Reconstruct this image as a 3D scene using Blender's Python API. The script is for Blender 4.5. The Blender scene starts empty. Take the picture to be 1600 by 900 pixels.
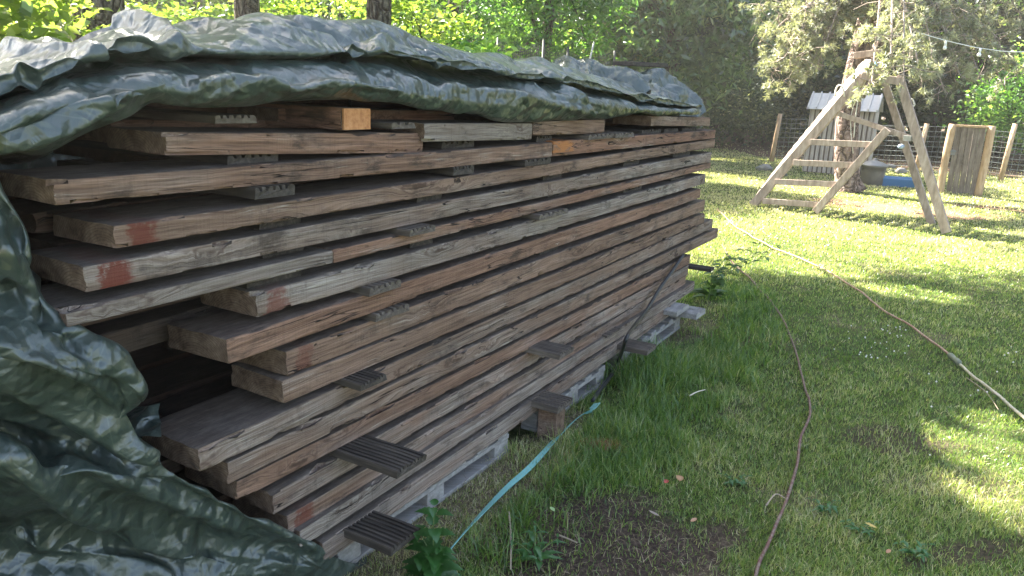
import bpy, math, random
import numpy as np
from mathutils import Vector, Matrix
random.seed(7); RNG = np.random.default_rng(7)
R = math.radians
S = bpy.context.scene
COL = S.collection

# ------------------------------------------------------------------ camera, sky, sun, exposure
H = 1.6; F = 1200.0
pitch, roll = R(-14.5), R(2.4)
fw = np.array([0, math.cos(pitch), math.sin(pitch)])
up0 = np.array([0, -math.sin(pitch), math.cos(pitch)]); rt0 = np.array([1., 0, 0])
up = up0*math.cos(roll) - rt0*math.sin(roll); rt = rt0*math.cos(roll) + up0*math.sin(roll)
CAM = np.array([0, 0, H])
cd = bpy.data.cameras.new('camera'); cam = bpy.data.objects.new('camera', cd); COL.objects.link(cam)
cd.sensor_width = 36; cd.lens = 36*F/1600; cd.clip_start = .02; cd.clip_end = 1000
M = Matrix(((rt[0], up[0], -fw[0], 0), (rt[1], up[1], -fw[1], 0), (rt[2], up[2], -fw[2], H), (0, 0, 0, 1)))
cam.matrix_world = M; S.camera = cam

SUN_EL, SUN_AZ = R(43), R(-45)            # azimuth measured from +Y towards +X
sundir = np.array([math.sin(SUN_AZ)*math.cos(SUN_EL), math.cos(SUN_AZ)*math.cos(SUN_EL), math.sin(SUN_EL)])
w = bpy.data.worlds.new('World'); S.world = w; w.use_nodes = True
nt = w.node_tree; nt.nodes.clear()
sk = nt.nodes.new('ShaderNodeTexSky'); sk.sky_type = 'NISHITA'; sk.sun_disc = False
sk.sun_elevation = SUN_EL; sk.sun_rotation = SUN_AZ; sk.ozone_density = 1.0; sk.dust_density = 2.0
bg = nt.nodes.new('ShaderNodeBackground'); bg.inputs[1].default_value = .07
wo = nt.nodes.new('ShaderNodeOutputWorld')
wbm = nt.nodes.new('ShaderNodeMix'); wbm.data_type = 'RGBA'; wbm.blend_type = 'MULTIPLY'; wbm.inputs[0].default_value = 1; wbm.inputs[7].default_value = (1.04, 1, .95, 1)
nt.links.new(sk.outputs[0], wbm.inputs[6]); nt.links.new(wbm.outputs[2], bg.inputs[0]); nt.links.new(bg.outputs[0], wo.inputs[0])
sl = bpy.data.lights.new('sun', 'SUN'); sl.energy = 5; sl.angle = R(.6); sl.color = (1, .94, .82)
so = bpy.data.objects.new('sun', sl); COL.objects.link(so)
so.rotation_euler = Vector(tuple(sundir)).to_track_quat('Z', 'Y').to_euler()
S.view_settings.view_transform = 'Standard'; S.view_settings.look = 'None'
S.view_settings.exposure = 3.25; S.view_settings.gamma = 1
S.cycles.max_bounces = 6; S.cycles.transparent_max_bounces = 8

# ------------------------------------------------------------------ measuring helpers (photo sheet -> real planes)
def ray(x, y): return fw + rt*(x-800)/F + up*(450-y)/F
def gnd(x, y, z=0.0):
    r = ray(x, y); return CAM + r*((z-H)/r[2])
def depth(x, y, dd): return CAM + ray(x, y)*dd
AZ = R(30.2417)
D = np.array([math.sin(AZ), math.cos(AZ), 0]); N = np.array([math.cos(AZ), -math.sin(AZ), 0])   # along the stack, out of its front
def W(s, p, z): return D*s + N*p + np.array([0, 0, z])
def onp(x, y, p=-1.6):
    r = ray(x, y); return CAM + r*((p - N@CAM)/(N@r))
def onplane(x, y, a, n):
    r = ray(x, y); return CAM + r*(((a-CAM)@n)/(r@n))

# ------------------------------------------------------------------ noise
def _h(ix, iy, iz, seed):
    n = (ix*374761393 + iy*668265263 + iz*2147483647 + seed*974711) & 0xffffffff
    n = ((n ^ (n >> 13))*1274126177) & 0xffffffff
    n = (n ^ (n >> 16)) & 0xffff
    return n/65535.0
def vn(P, seed=0, lin=False):
    P = np.asarray(P, float); i = np.floor(P).astype(np.int64); f = P-i
    u = f if lin else f*f*(3-2*f)
    r = 0
    for a in (0, 1):
        for b in (0, 1):
            for c in (0, 1):
                wt = (u[..., 0] if a else 1-u[..., 0])*(u[..., 1] if b else 1-u[..., 1])*(u[..., 2] if c else 1-u[..., 2])
                r = r + wt*_h(i[..., 0]+a, i[..., 1]+b, i[..., 2]+c, seed)
    return r*2-1
def fbm(P, o=4, seed=0, lin=False):
    r = 0; a = 1; P = np.asarray(P, float)
    for k in range(o):
        r = r + a*vn(P, seed+k, lin); P = P*2.03+11.3; a *= .5
    return r
def vn2(x, y, sc, seed=0, o=3): return fbm(np.stack([x*sc, y*sc, np.zeros_like(x)+.5], -1), o, seed)

# ------------------------------------------------------------------ mesh helpers
def fast_mesh(name, V, quads=None, tris=None, smooth=False, attrs=None):
    me = bpy.data.meshes.new(name); V = np.asarray(V, np.float32)
    nq = 0 if quads is None else len(quads); ntr = 0 if tris is None else len(tris)
    me.vertices.add(len(V)); me.vertices.foreach_set('co', V.ravel())
    idx = []; st = []
    if nq: idx.append(np.asarray(quads).ravel()); st.append(np.arange(nq)*4)
    if ntr: idx.append(np.asarray(tris).ravel()); st.append(nq*4+np.arange(ntr)*3)
    idx = np.concatenate(idx).astype(np.int32); st = np.concatenate(st).astype(np.int32)
    me.loops.add(len(idx)); me.loops.foreach_set('vertex_index', idx)
    me.polygons.add(nq+ntr); me.polygons.foreach_set('loop_start', st)
    if smooth: me.polygons.foreach_set('use_smooth', np.ones(nq+ntr, bool))
    for k, a in (attrs or {}).items():
        at = me.attributes.new(k, 'FLOAT', 'POINT'); at.data.foreach_set('value', np.asarray(a, np.float32).ravel())
    me.update(calc_edges=True); me.validate()
    return me
def link(name, me, mat=None, parent=None):
    o = bpy.data.objects.new(name, me); COL.objects.link(o)
    if mat is not None and me is not None:
        me.materials.clear(); me.materials.append(mat)
    if parent is not None: o.parent = parent
    return o
def tag(o, label, cat, group=None, kind=None):
    if label: o['label'] = label
    if cat: o['category'] = cat
    if group: o['group'] = group
    if kind: o['kind'] = kind
    return o
def empty(name, loc, label, cat, group=None):
    o = bpy.data.objects.new(name, None); COL.objects.link(o); o.location = tuple(loc); o.empty_display_size = .2
    return tag(o, label, cat, group)
class MB:
    """collects boxes, tubes and prisms in world space"""
    def __init__(s): s.v = []; s.f = []
    def add(s, V, Fc):
        b = len(s.v); s.v += [tuple(map(float, q)) for q in V]; s.f += [tuple(i+b for i in f) for f in Fc]
    def box(s, c, a, b, h):       # centre and three half vectors
        c, a, b, h = map(np.asarray, (c, a, b, h)); V = [c+i*a+j*b+k*h for i in (-1, 1) for j in (-1, 1) for k in (-1, 1)]
        s.add(V, [(0, 1, 3, 2), (4, 6, 7, 5), (0, 4, 5, 1), (2, 3, 7, 6), (0, 2, 6, 4), (1, 5, 7, 3)])
    def beam(s, p, q, side, wd, th):     # from p to q; wd measured along side, th across
        p, q, side = map(lambda t: np.asarray(t, float), (p, q, side)); a = q-p; L = np.linalg.norm(a); a = a/L
        b = side-a*(side@a); b /= np.linalg.norm(b); c = np.cross(a, b)
        s.box((p+q)/2, a*L/2, b*wd/2, c*th/2)
    def tube(s, pts, rad, n=8, cap=True):
        pts = [np.asarray(p, float) for p in pts]; m = len(pts)
        if np.isscalar(rad): rad = [rad]*m
        b0 = len(s.v); u = None
        for i, p in enumerate(pts):
            t = pts[min(i+1, m-1)]-pts[max(i-1, 0)]; t /= (np.linalg.norm(t)+1e-9)
            if u is None:
                u = np.cross(t, [0, 0, 1.]); 
                if np.linalg.norm(u) < .1: u = np.cross(t, [1., 0, 0])
            u = u-t*(u@t); u /= np.linalg.norm(u); v = np.cross(t, u)
            for k in range(n):
                an = 2*math.pi*k/n; s.v.append(tuple(p+rad[i]*(math.cos(an)*u+math.sin(an)*v)))
        for i in range(m-1):
            for k in range(n):
                a = b0+i*n+k; b = b0+i*n+(k+1) % n; s.f.append((a, b, b+n, a+n))
        if cap: s.f.append(tuple(b0+k for k in range(n))[::-1]); s.f.append(tuple(b0+(m-1)*n+k for k in range(n)))
    def lathe(s, c, prof, n=24):
        b0 = len(s.v)
        for r, z in prof:
            for k in range(n):
                an = 2*math.pi*k/n; s.v.append((c[0]+r*math.cos(an), c[1]+r*math.sin(an), c[2]+z))
        for i in range(len(prof)-1):
            for k in range(n):
                a = b0+i*n+k; b = b0+i*n+(k+1) % n; s.f.append((a, b, b+n, a+n))
        s.f.append(tuple(b0+k for k in range(n))[::-1]); s.f.append(tuple(b0+(len(prof)-1)*n+k for k in range(n)))
    def build(s, name, mat, parent=None, smooth=False, bevel=0):
        o0 = np.array([0, 0, 0.]) if parent is None else np.array(parent.location)
        me = bpy.data.meshes.new(name); me.from_pydata([tuple(np.array(q)-o0) for q in s.v], [], s.f)
        if smooth: me.polygons.foreach_set('use_smooth', np.ones(len(me.polygons), bool))
        me.update(); o = link(name, me, mat, parent)
        if bevel:
            md = o.modifiers.new('bevel', 'BEVEL'); md.width = bevel; md.segments = 2; md.limit_method = 'ANGLE'
        return o
def setorigin(o, loc):
    """moves a world-space mesh object's origin to loc"""
    loc = np.asarray(loc, np.float32); me = o.data; n = len(me.vertices); a = np.empty(n*3, np.float32)
    me.vertices.foreach_get('co', a); a = (a.reshape(-1, 3)-loc).ravel(); me.vertices.foreach_set('co', a); o.location = tuple(map(float, loc)); me.update()
def smoothpath(pts, k=6):
    P = [np.asarray(p, float) for p in pts]; out = []
    for i in range(len(P)-1):
        a, b, c, d = P[max(i-1, 0)], P[i], P[i+1], P[min(i+2, len(P)-1)]
        for t in np.linspace(0, 1, k, endpoint=False):
            out.append(.5*((2*b)+(c-a)*t+(2*a-5*b+4*c-d)*t*t+(-a+3*b-3*c+d)*t**3))
    out.append(P[-1]); return out

# ------------------------------------------------------------------ materials
class NT:
    def __init__(s, name):
        s.m = bpy.data.materials.new(name); s.m.use_nodes = True; s.t = s.m.node_tree; s.t.nodes.clear()
        s.out = s.n('OutputMaterial')
    def n(s, kind, **kw):
        nd = s.t.nodes.new('ShaderNode'+kind)
        for k, v in kw.items(): setattr(nd, k, v)
        return nd
    def L(s, a, b): s.t.links.new(a, b)
    def put(s, sock, v):
        if isinstance(v, bpy.types.NodeSocket): s.L(v, sock)
        elif v is not None:
            if isinstance(v, (tuple, list)) and len(v) == 3 and sock.type == 'RGBA': v = (*v, 1)
            sock.default_value = v
    def math(s, op, a, b=None, clamp=False):
        nd = s.n('Math', operation=op, use_clamp=clamp); s.put(nd.inputs[0], a); s.put(nd.inputs[1], b); return nd.outputs[0]
    def vmul(s, v, k):
        nd = s.n('VectorMath', operation='MULTIPLY'); s.put(nd.inputs[0], v); s.put(nd.inputs[1], k); return nd.outputs[0]
    def vadd(s, v, k):
        nd = s.n('VectorMath', operation='ADD'); s.put(nd.inputs[0], v); s.put(nd.inputs[1], k); return nd.outputs[0]
    def noise(s, v, sc=1., det=4., rough=.55, dist=0.):
        nd = s.n('TexNoise'); s.put(nd.inputs['Vector'], v); nd.inputs['Scale'].default_value = sc; nd.inputs['Detail'].default_value = det
        nd.inputs['Roughness'].default_value = rough; nd.inputs['Distortion'].default_value = dist; return nd.outputs[0]
    def voro(s, v, sc=1., feat='F1', out='Distance', rnd=1.):
        nd = s.n('TexVoronoi', feature=feat); s.put(nd.inputs['Vector'], v); nd.inputs['Scale'].default_value = sc; nd.inputs['Randomness'].default_value = rnd
        return nd.outputs[out]
    def rng(s, v, a, b, c=0., d=1.):
        nd = s.n('MapRange'); nd.interpolation_type = 'SMOOTHSTEP'; s.put(nd.inputs[0], v)
        for i, q in enumerate((a, b, c, d)): nd.inputs[i+1].default_value = q
        return nd.outputs[0]
    def mix(s, f, a, b, mode='MIX'):
        nd = s.n('Mix', data_type='RGBA', blend_type=mode); s.put(nd.inputs[0], f); s.put(nd.inputs[6], a); s.put(nd.inputs[7], b); return nd.outputs[2]
    def ramp(s, f, stops):
        nd = s.n('ValToRGB'); s.put(nd.inputs[0], f); e = nd.color_ramp.elements
        while len(e) < len(stops): e.new(.5)
        for i, (p, c) in enumerate(stops): e[i].position = p; e[i].color = (*c, 1)
        return nd.outputs[0]
    def obj(s): return s.n('TexCoord').outputs['Object']
    def rand(s): return s.n('ObjectInfo').outputs['Random']
    def attr(s, name, typ='OBJECT'): return s.n('Attribute', attribute_type=typ, attribute_name=name).outputs['Fac']
    def bump(s, h, st=.5, dist=.01, nrm=None):
        nd = s.n('Bump'); nd.inputs['Strength'].default_value = st; nd.inputs['Distance'].default_value = dist; s.put(nd.inputs['Height'], h)
        if nrm is not None: s.L(nrm, nd.inputs['Normal'])
        return nd.outputs[0]
    def bsdf(s, col, rough=.6, metal=0., nrm=None, spec=.5, **kw):
        nd = s.n('BsdfPrincipled'); s.put(nd.inputs['Base Color'], col); s.put(nd.inputs['Roughness'], rough); s.put(nd.inputs['Metallic'], metal)
        nd.inputs['Specular IOR Level'].default_value = spec
        if nrm is not None: s.L(nrm, nd.inputs['Normal'])
        for k, v in kw.items(): s.put(nd.inputs[k.replace('_', ' ')], v)
        s.L(nd.outputs[0], s.out.inputs[0]); return s.m

def mat_beam():
    t = NT('weathered_timber'); o = t.obj(); rnd = t.rand()
    off = t.n('CombineXYZ'); t.L(t.math('MULTIPLY', rnd, 41.), off.inputs[0]); t.L(t.math('MULTIPLY', rnd, 17.), off.inputs[1]); t.L(t.math('MULTIPLY', rnd, 5.), off.inputs[2])
    v = t.vadd(o, off.outputs[0])
    kd = t.voro(t.vadd(t.vmul(v, (1.9, 7., 9.)), t.vmul(t.noise(v, 12., 3), (.12, .5, .5))), 1., 'F1')
    kpush = t.rng(kd, .05, .4, 1., 0.)
    warp = t.noise(t.vmul(v, (1.6, 5, 5)), 1., 2)
    vz = t.n('CombineXYZ'); t.L(t.math('ADD', t.math('MULTIPLY', warp, .05), t.math('MULTIPLY', kpush, .03)), vz.inputs[2])
    vw = t.vadd(v, vz.outputs[0])
    g1 = t.noise(t.vmul(vw, (2.4, 80, 95)), 1., 6, .68)
    g2 = t.noise(t.vmul(vw, (7, 190, 210)), 1., 3, .6)
    blot = t.noise(t.vmul(v, (2.2, 7, 12)), 1., 5, .62)
    blot2 = t.noise(t.vmul(v, (5., 12, 15)), 1., 6, .72)
    tone = t.math('ADD', t.math('MULTIPLY', t.attr('tone'), .85), .08)
    brown = t.ramp(g1, [(.25, (.098, .057, .038)), (.42, (.192, .119, .081)), (.58, (.272, .176, .126)), (.78, (.41, .292, .216))])
    brown = t.mix(t.rng(rnd, .1, .9), brown, t.mix(1., brown, (1.12, .92, .85), 'MULTIPLY'))
    grey = t.ramp(g1, [(.25, (.11, .082, .065)), (.42, (.225, .182, .152)), (.58, (.315, .264, .226)), (.78, (.52, .46, .415))])
    f = t.rng(t.math('ADD', t.math('MULTIPLY', t.math('SUBTRACT', blot, .5), 1.5), tone), .2, .95)
    c = t.mix(f, brown, grey)
    c = t.mix(t.rng(g2, .33, .52, .6, 0.), c, (.085, .05, .036))
    # dark weather stains
    c = t.mix(t.rng(blot2, .53, .70, 0., .8), c, (.05, .036, .028))
    st2 = t.noise(t.vmul(v, (9, 3, 5)), 1., 6, .72); c = t.mix(t.math('MULTIPLY', t.rng(st2, .52, .68), t.rng(blot, .42, .6, 0, .6)), c, (.06, .042, .034))
    # pale fibres
    c = t.mix(t.math('MULTIPLY', t.rng(g2, .58, .75), t.rng(blot, .45, .65)), c, (.5, .44, .38))
    # knots
    kn = t.rng(kd, .06, .13, 1., 0.)
    c = t.mix(t.math('MULTIPLY', kn, .85), c, (.06, .032, .02))
    ring = t.math('MULTIPLY', t.rng(t.math('ABSOLUTE', t.math('SUBTRACT', kd, .17)), .0, .03, 1., 0.), .6)
    c = t.mix(ring, c, (.09, .05, .035))
    # cracks along the grain
    cr = t.noise(t.vmul(vw, (1.1, 22, 24)), 1., 3, .5)
    gate = t.rng(t.noise(t.vmul(v, (1.3, 3, 5)), 1., 2), .46, .6)
    crack = t.math('MULTIPLY', t.rng(t.math('ABSOLUTE', t.math('SUBTRACT', cr, .5)),   .0025, .009, 1., 0.), gate)
    c = t.mix(crack, c, (.018, .012, .01))
    # small nail holes
    nh = t.rng(t.voro(t.vmul(v, (6, 6, 7)), 1., 'F1'), .028, .04, 1., 0.)
    c = t.mix(nh, c, (.02, .016, .014))
    # saw marks across
    sw = t.noise(t.vmul(v, (140, 3, 3)), 1., 2)
    c = t.mix(t.rng(sw, .55, .75, 0., .22), c, (.09, .06, .045))
    # end grain; dusty top, also darkened to paint in the gap shade
    nrm = t.n('SeparateXYZ'); t.L(t.n('TexCoord').outputs['Normal'], nrm.inputs[0])
    endm = t.rng(t.math('ABSOLUTE', nrm.outputs[0]), .6, .8)
    eg = t.ramp(t.noise(t.vmul(v, (30, 30, 30)), 1., 5, .65), [(.3, (.09, .054, .036)), (.5, (.19, .125, .085)), (.7, (.30, .21, .15))])
    cen = t.n('CombineXYZ'); t.L(t.math('MULTIPLY', rnd, .22), cen.inputs[1]); cen.inputs[2].default_value = -.06
    dv = t.n('VectorMath', operation='DISTANCE'); t.L(t.vmul(t.vadd(o, t.vmul(t.n('TexNoise').outputs['Color'], (.0, .01, .01))), (0, 1, 1)), dv.inputs[0]); t.L(cen.outputs[0], dv.inputs[1])
    rg_ = t.math('SINE', t.math('MULTIPLY', dv.outputs['Value'], 900.)); eg = t.mix(t.rng(rg_, .2, .9, 0, .4), eg, (.05, .028, .018))
    c = t.mix(endm, c, eg)
    topm = t.rng(nrm.outputs[2], .6, .9)
    dust_shade = t.ramp(t.noise(t.vmul(v, (12, 30, 30)), 1., 6, .7), [(.3, (.042, .034, .028)), (.5, (.088, .071, .059)), (.7, (.165, .138, .118))])
    c = t.mix(t.math('MULTIPLY', topm, .8), c, dust_shade)
    # red paint dab near the left end, orange fresh wood
    xs = t.n('SeparateXYZ'); t.L(o, xs.inputs[0])
    nn = t.math('MULTIPLY', t.noise(t.vmul(v, (9, 14, 20)), 1., 5, .7), .12)
    xr = t.math('ADD', xs.outputs[0], nn)
    rm = t.math('MULTIPLY', t.math('MULTIPLY', t.rng(xr, .085, .10), t.rng(xr, .15, .175, 1., 0.)), t.attr('red'))
    c = t.mix(t.math('MULTIPLY', t.math('MULTIPLY', rm, t.rng(nrm.outputs[2], .4, .8, .9, .25)), t.rng(t.noise(t.vmul(o, (30, 30, 30)), 1., 5, .7), .30, .46)), c, (.15, .032, .018))
    om = t.math('MULTIPLY', t.math('MULTIPLY', t.rng(xr, .02, .06), t.rng(xr, .24, .27, 1., 0.)), t.attr('fresh'))
    c = t.mix(t.math('MULTIPLY', t.math('MULTIPLY', om, t.rng(xs.outputs[2], .012, .02)), t.rng(t.noise(t.vmul(v, (12, 20, 30)), 1., 5, .7), .42, .52)), c, (.42, .17, .06))
    inner_shade = t.attr('dark'); c = t.mix(inner_shade, c, (.03, .02, .015))  # shade inside the stack painted into the beam colour
    c = t.mix(t.rng(t.noise(t.vmul(v, (1.1, 2, 3)), 1., 3, .5), .35, .65, .0, .35), c, t.mix(1., c, (.55, .5, .47), 'MULTIPLY'))
    h = t.math('ADD', t.math('ADD', g1, t.math('MULTIPLY', g2, .6)), t.math('MULTIPLY', crack, -1.6))
    h = t.math('ADD', h, t.math('MULTIPLY', sw, .25))
    return t.bsdf(c, .82, nrm=t.bump(h, .75, .006), spec=.3)

def mat_simplewood(name, cols, sc=(4, 60, 60), rough=.8, bumpd=.003):
    t = NT(name); o = t.vadd(t.obj(), (0, 0, 0)); rnd = t.rand(); off = t.n('CombineXYZ'); t.L(t.math('MULTIPLY', rnd, 31.), off.inputs[0])
    v = t.vadd(o, off.outputs[0]); g = t.noise(t.vmul(v, sc), 1., 5, .6); b = t.noise(v, 9., 4, .6)
    c = t.ramp(t.math('ADD', t.math('MULTIPLY', g, .7), t.math('MULTIPLY', b, .3)), [(.3, cols[0]), (.5, cols[1]), (.68, cols[2])])
    return t.bsdf(c, rough, nrm=t.bump(g, .6, bumpd), spec=.3)

def mat_tarp():
    t = NT('green_tarpaulin'); o = t.obj()
    ow = o
    e1 = t.voro(t.vadd(o, t.vmul(t.n('TexNoise').outputs['Color'], (.05, .05, .05))), 8., 'DISTANCE_TO_EDGE')
    n1 = t.noise(o, 6., 5, .6, .3); n2 = t.noise(o, 40., 4, .6, .3); h = t.math('ADD', t.math('MULTIPLY', n1, .7), t.math('MULTIPLY', n2, .12))
    rr_ = np.random.default_rng(5)
    for k, (f, am) in enumerate(((5.5, .9), (7.5, .8), (10., .6), (13., .5), (18., .36), (25., .26), (34., .18), (46., .12))):
        d = rr_.normal(0, 1, 3); d /= np.linalg.norm(d); off = tuple(rr_.uniform(0, 9, 3))
        dp = t.n('VectorMath', operation='DOT_PRODUCT'); t.L(o, dp.inputs[0]); dp.inputs[1].default_value = tuple(d*f)
        wn = t.noise(t.vadd(o, off), 2.2+f*.12, 3, .55, 0.)
        pg = t.math('PINGPONG', t.math('ADD', dp.outputs['Value'], t.math('MULTIPLY', wn, 1.3)), .5)
        mk = t.rng(t.noise(t.vadd(o, tuple(-q for q in off)), 3.5+f*.1, 2), .42, .62)
        h = t.math('ADD', h, t.math('MULTIPLY', t.math('MULTIPLY', pg, mk), am*2.4))
    ds = t.n('TexNoise'); t.L(o, ds.inputs['Vector']); ds.inputs['Scale'].default_value = 9; ds.inputs['Detail'].default_value = 2
    od = t.vadd(t.vmul(o, (1., 1., 1.35)), t.vmul(ds.outputs['Color'], (.05, .05, .05)))
    v1 = t.rng(t.voro(od, 8.5, 'DISTANCE_TO_EDGE'), 0., .3); v2 = t.rng(t.voro(od, 19., 'DISTANCE_TO_EDGE'), 0., .28)
    m1_ = t.rng(t.noise(o, 3.1, 3), .38, .6, .3, .85); h = t.math('ADD', h, t.math('MULTIPLY', t.math('ADD', t.math('MULTIPLY', v1, .75), t.math('MULTIPLY', v2, .28)), m1_))
    nb = t.bump(h, 1., .0105)
    # woven tape
    wv = t.n('TexWave', bands_direction='X'); t.L(o, wv.inputs[0]); wv.inputs['Scale'].default_value = 130
    dirt = t.noise(o, 4., 6, .7)
    c = t.ramp(t.noise(o, 11., 5, .65), [(.3, (.036, .050, .040)), (.55, (.044, .060, .050)), (.75, (.056, .072, .062))])
    c = t.mix(t.rng(dirt, .5, .8, 0., .25), c, (.11, .115, .10))
    c = t.mix(t.rng(e1, 0., .018, .35, 0.), c, (.14, .16, .13))
    rough = t.rng(dirt, .35, .7, .30, .40)
    return t.bsdf(c, rough, nrm=nb, spec=.9)

def mat_leaf(name, stops, trans=.45, rough=.45, gloss=.08):
    t = NT(name); r = t.attr('rnd', 'GEOMETRY'); c = t.ramp(r, stops)
    d = t.n('BsdfDiffuse'); t.L(c, d.inputs[0]); tr = t.n('BsdfTranslucent'); c2 = t.mix(1., c, (1.25, 1.3, .6), 'MULTIPLY'); t.L(c2, tr.inputs[0])
    m1 = t.n('MixShader'); m1.inputs[0].default_value = trans; t.L(d.outputs[0], m1.inputs[1]); t.L(tr.outputs[0], m1.inputs[2])
    g = t.n('BsdfGlossy'); g.inputs['Roughness'].default_value = rough; g.inputs[0].default_value = (.9, .95, 1, 1)
    m2 = t.n('MixShader'); m2.inputs[0].default_value = gloss; t.L(m1.outputs[0], m2.inputs[1]); t.L(g.outputs[0], m2.inputs[2])
    t.L(m2.outputs[0], t.out.inputs[0]); return t.m

def mat_bark(name, a, b, c, sc=(14, 14, 3)):
    t = NT(name); o = t.obj(); v = t.voro(t.vadd(t.vmul(o, sc), t.vmul(t.noise(o, 6., 3), (2, 2, 2))), 1., 'DISTANCE_TO_EDGE'); n = t.noise(o, 18., 6, .65)
    col = t.ramp(n, [(.3, a), (.5, b), (.7, c)]); col = t.mix(t.rng(v, .0, .12, .8, 0.), col, (.03, .02, .016))
    return t.bsdf(col, .9, nrm=t.bump(t.math('ADD', t.rng(v, 0, .2), t.math('MULTIPLY', n, .5)), 1., .03), spec=.2)

def mat_plain(name, col, rough=.6, metal=0., var=.25, spec=.4, bumpd=.002):
    t = NT(name); o = t.obj(); n = t.noise(o, 14., 5, .6)
    c = t.mix(n, tuple(q*(1-var) for q in col), tuple(min(1, q*(1+var)) for q in col))
    return t.bsdf(c, rough, metal, nrm=t.bump(n, .5, bumpd), spec=spec)

def mat_ground():
    t = NT('lawn_soil'); o = t.obj(); so_ = t.attr('soil', 'GEOMETRY'); st = t.attr('straw', 'GEOMETRY'); li = t.attr('litter', 'GEOMETRY'); sa = t.attr('sand', 'GEOMETRY')
    n = t.noise(o, 9., 8, .7); n2 = t.noise(o, 60., 6, .7); n3 = t.noise(o, 1.3, 5, .6)
    green = t.ramp(n, [(.3, (.03, .04, .014)), (.5, (.075, .095, .03)), (.7, (.14, .14, .06))])
    green = t.mix(t.rng(n3, .5, .65, 0, .4), green, (.12, .115, .055))
    soil = t.ramp(n2, [(.3, (.03, .021, .015)), (.5, (.07, .05, .037)), (.66, (.14, .10, .075)), (.8, (.26, .2, .155))])
    straw = t.ramp(n2, [(.3, (.07, .055, .035)), (.5, (.19, .15, .095)), (.7, (.34, .28, .18))])
    lit = t.ramp(n, [(.3, (.05, .032, .02)), (.5, (.13, .085, .055)), (.7, (.25, .18, .12))])
    sand = t.ramp(n, [(.3, (.14, .075, .05)), (.5, (.26, .15, .10)), (.7, (.36, .23, .16))])
    c = t.mix(so_, green, soil); c = t.mix(st, c, straw); c = t.mix(li, c, lit); c = t.mix(sa, c, sand)
    vo = t.voro(o, 70., 'F1')
    h = t.math('ADD', t.math('MULTIPLY', n2, 1.), t.math('MULTIPLY', vo, .5))
    return t.bsdf(c, .95, nrm=t.bump(h, 1., .02), spec=.15)

BEAM = mat_beam()
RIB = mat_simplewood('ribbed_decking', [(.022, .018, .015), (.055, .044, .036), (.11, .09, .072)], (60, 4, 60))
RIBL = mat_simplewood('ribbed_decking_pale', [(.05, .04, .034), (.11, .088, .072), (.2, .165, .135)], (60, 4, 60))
PAL = mat_simplewood('pallet_wood', [(.17, .155, .14), (.27, .25, .235), (.38, .36, .34)], (3, 40, 50))
TARP = mat_tarp()
FRW = mat_simplewood('frame_timber', [(.18, .135, .11), (.34, .265, .22), (.50, .41, .35)], (20, 20, 4), .75)
POSTW = mat_simplewood('peeled_post', [(.30, .19, .11), (.50, .34, .21), (.62, .46, .32)], (30, 30, 4), .8)

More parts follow.
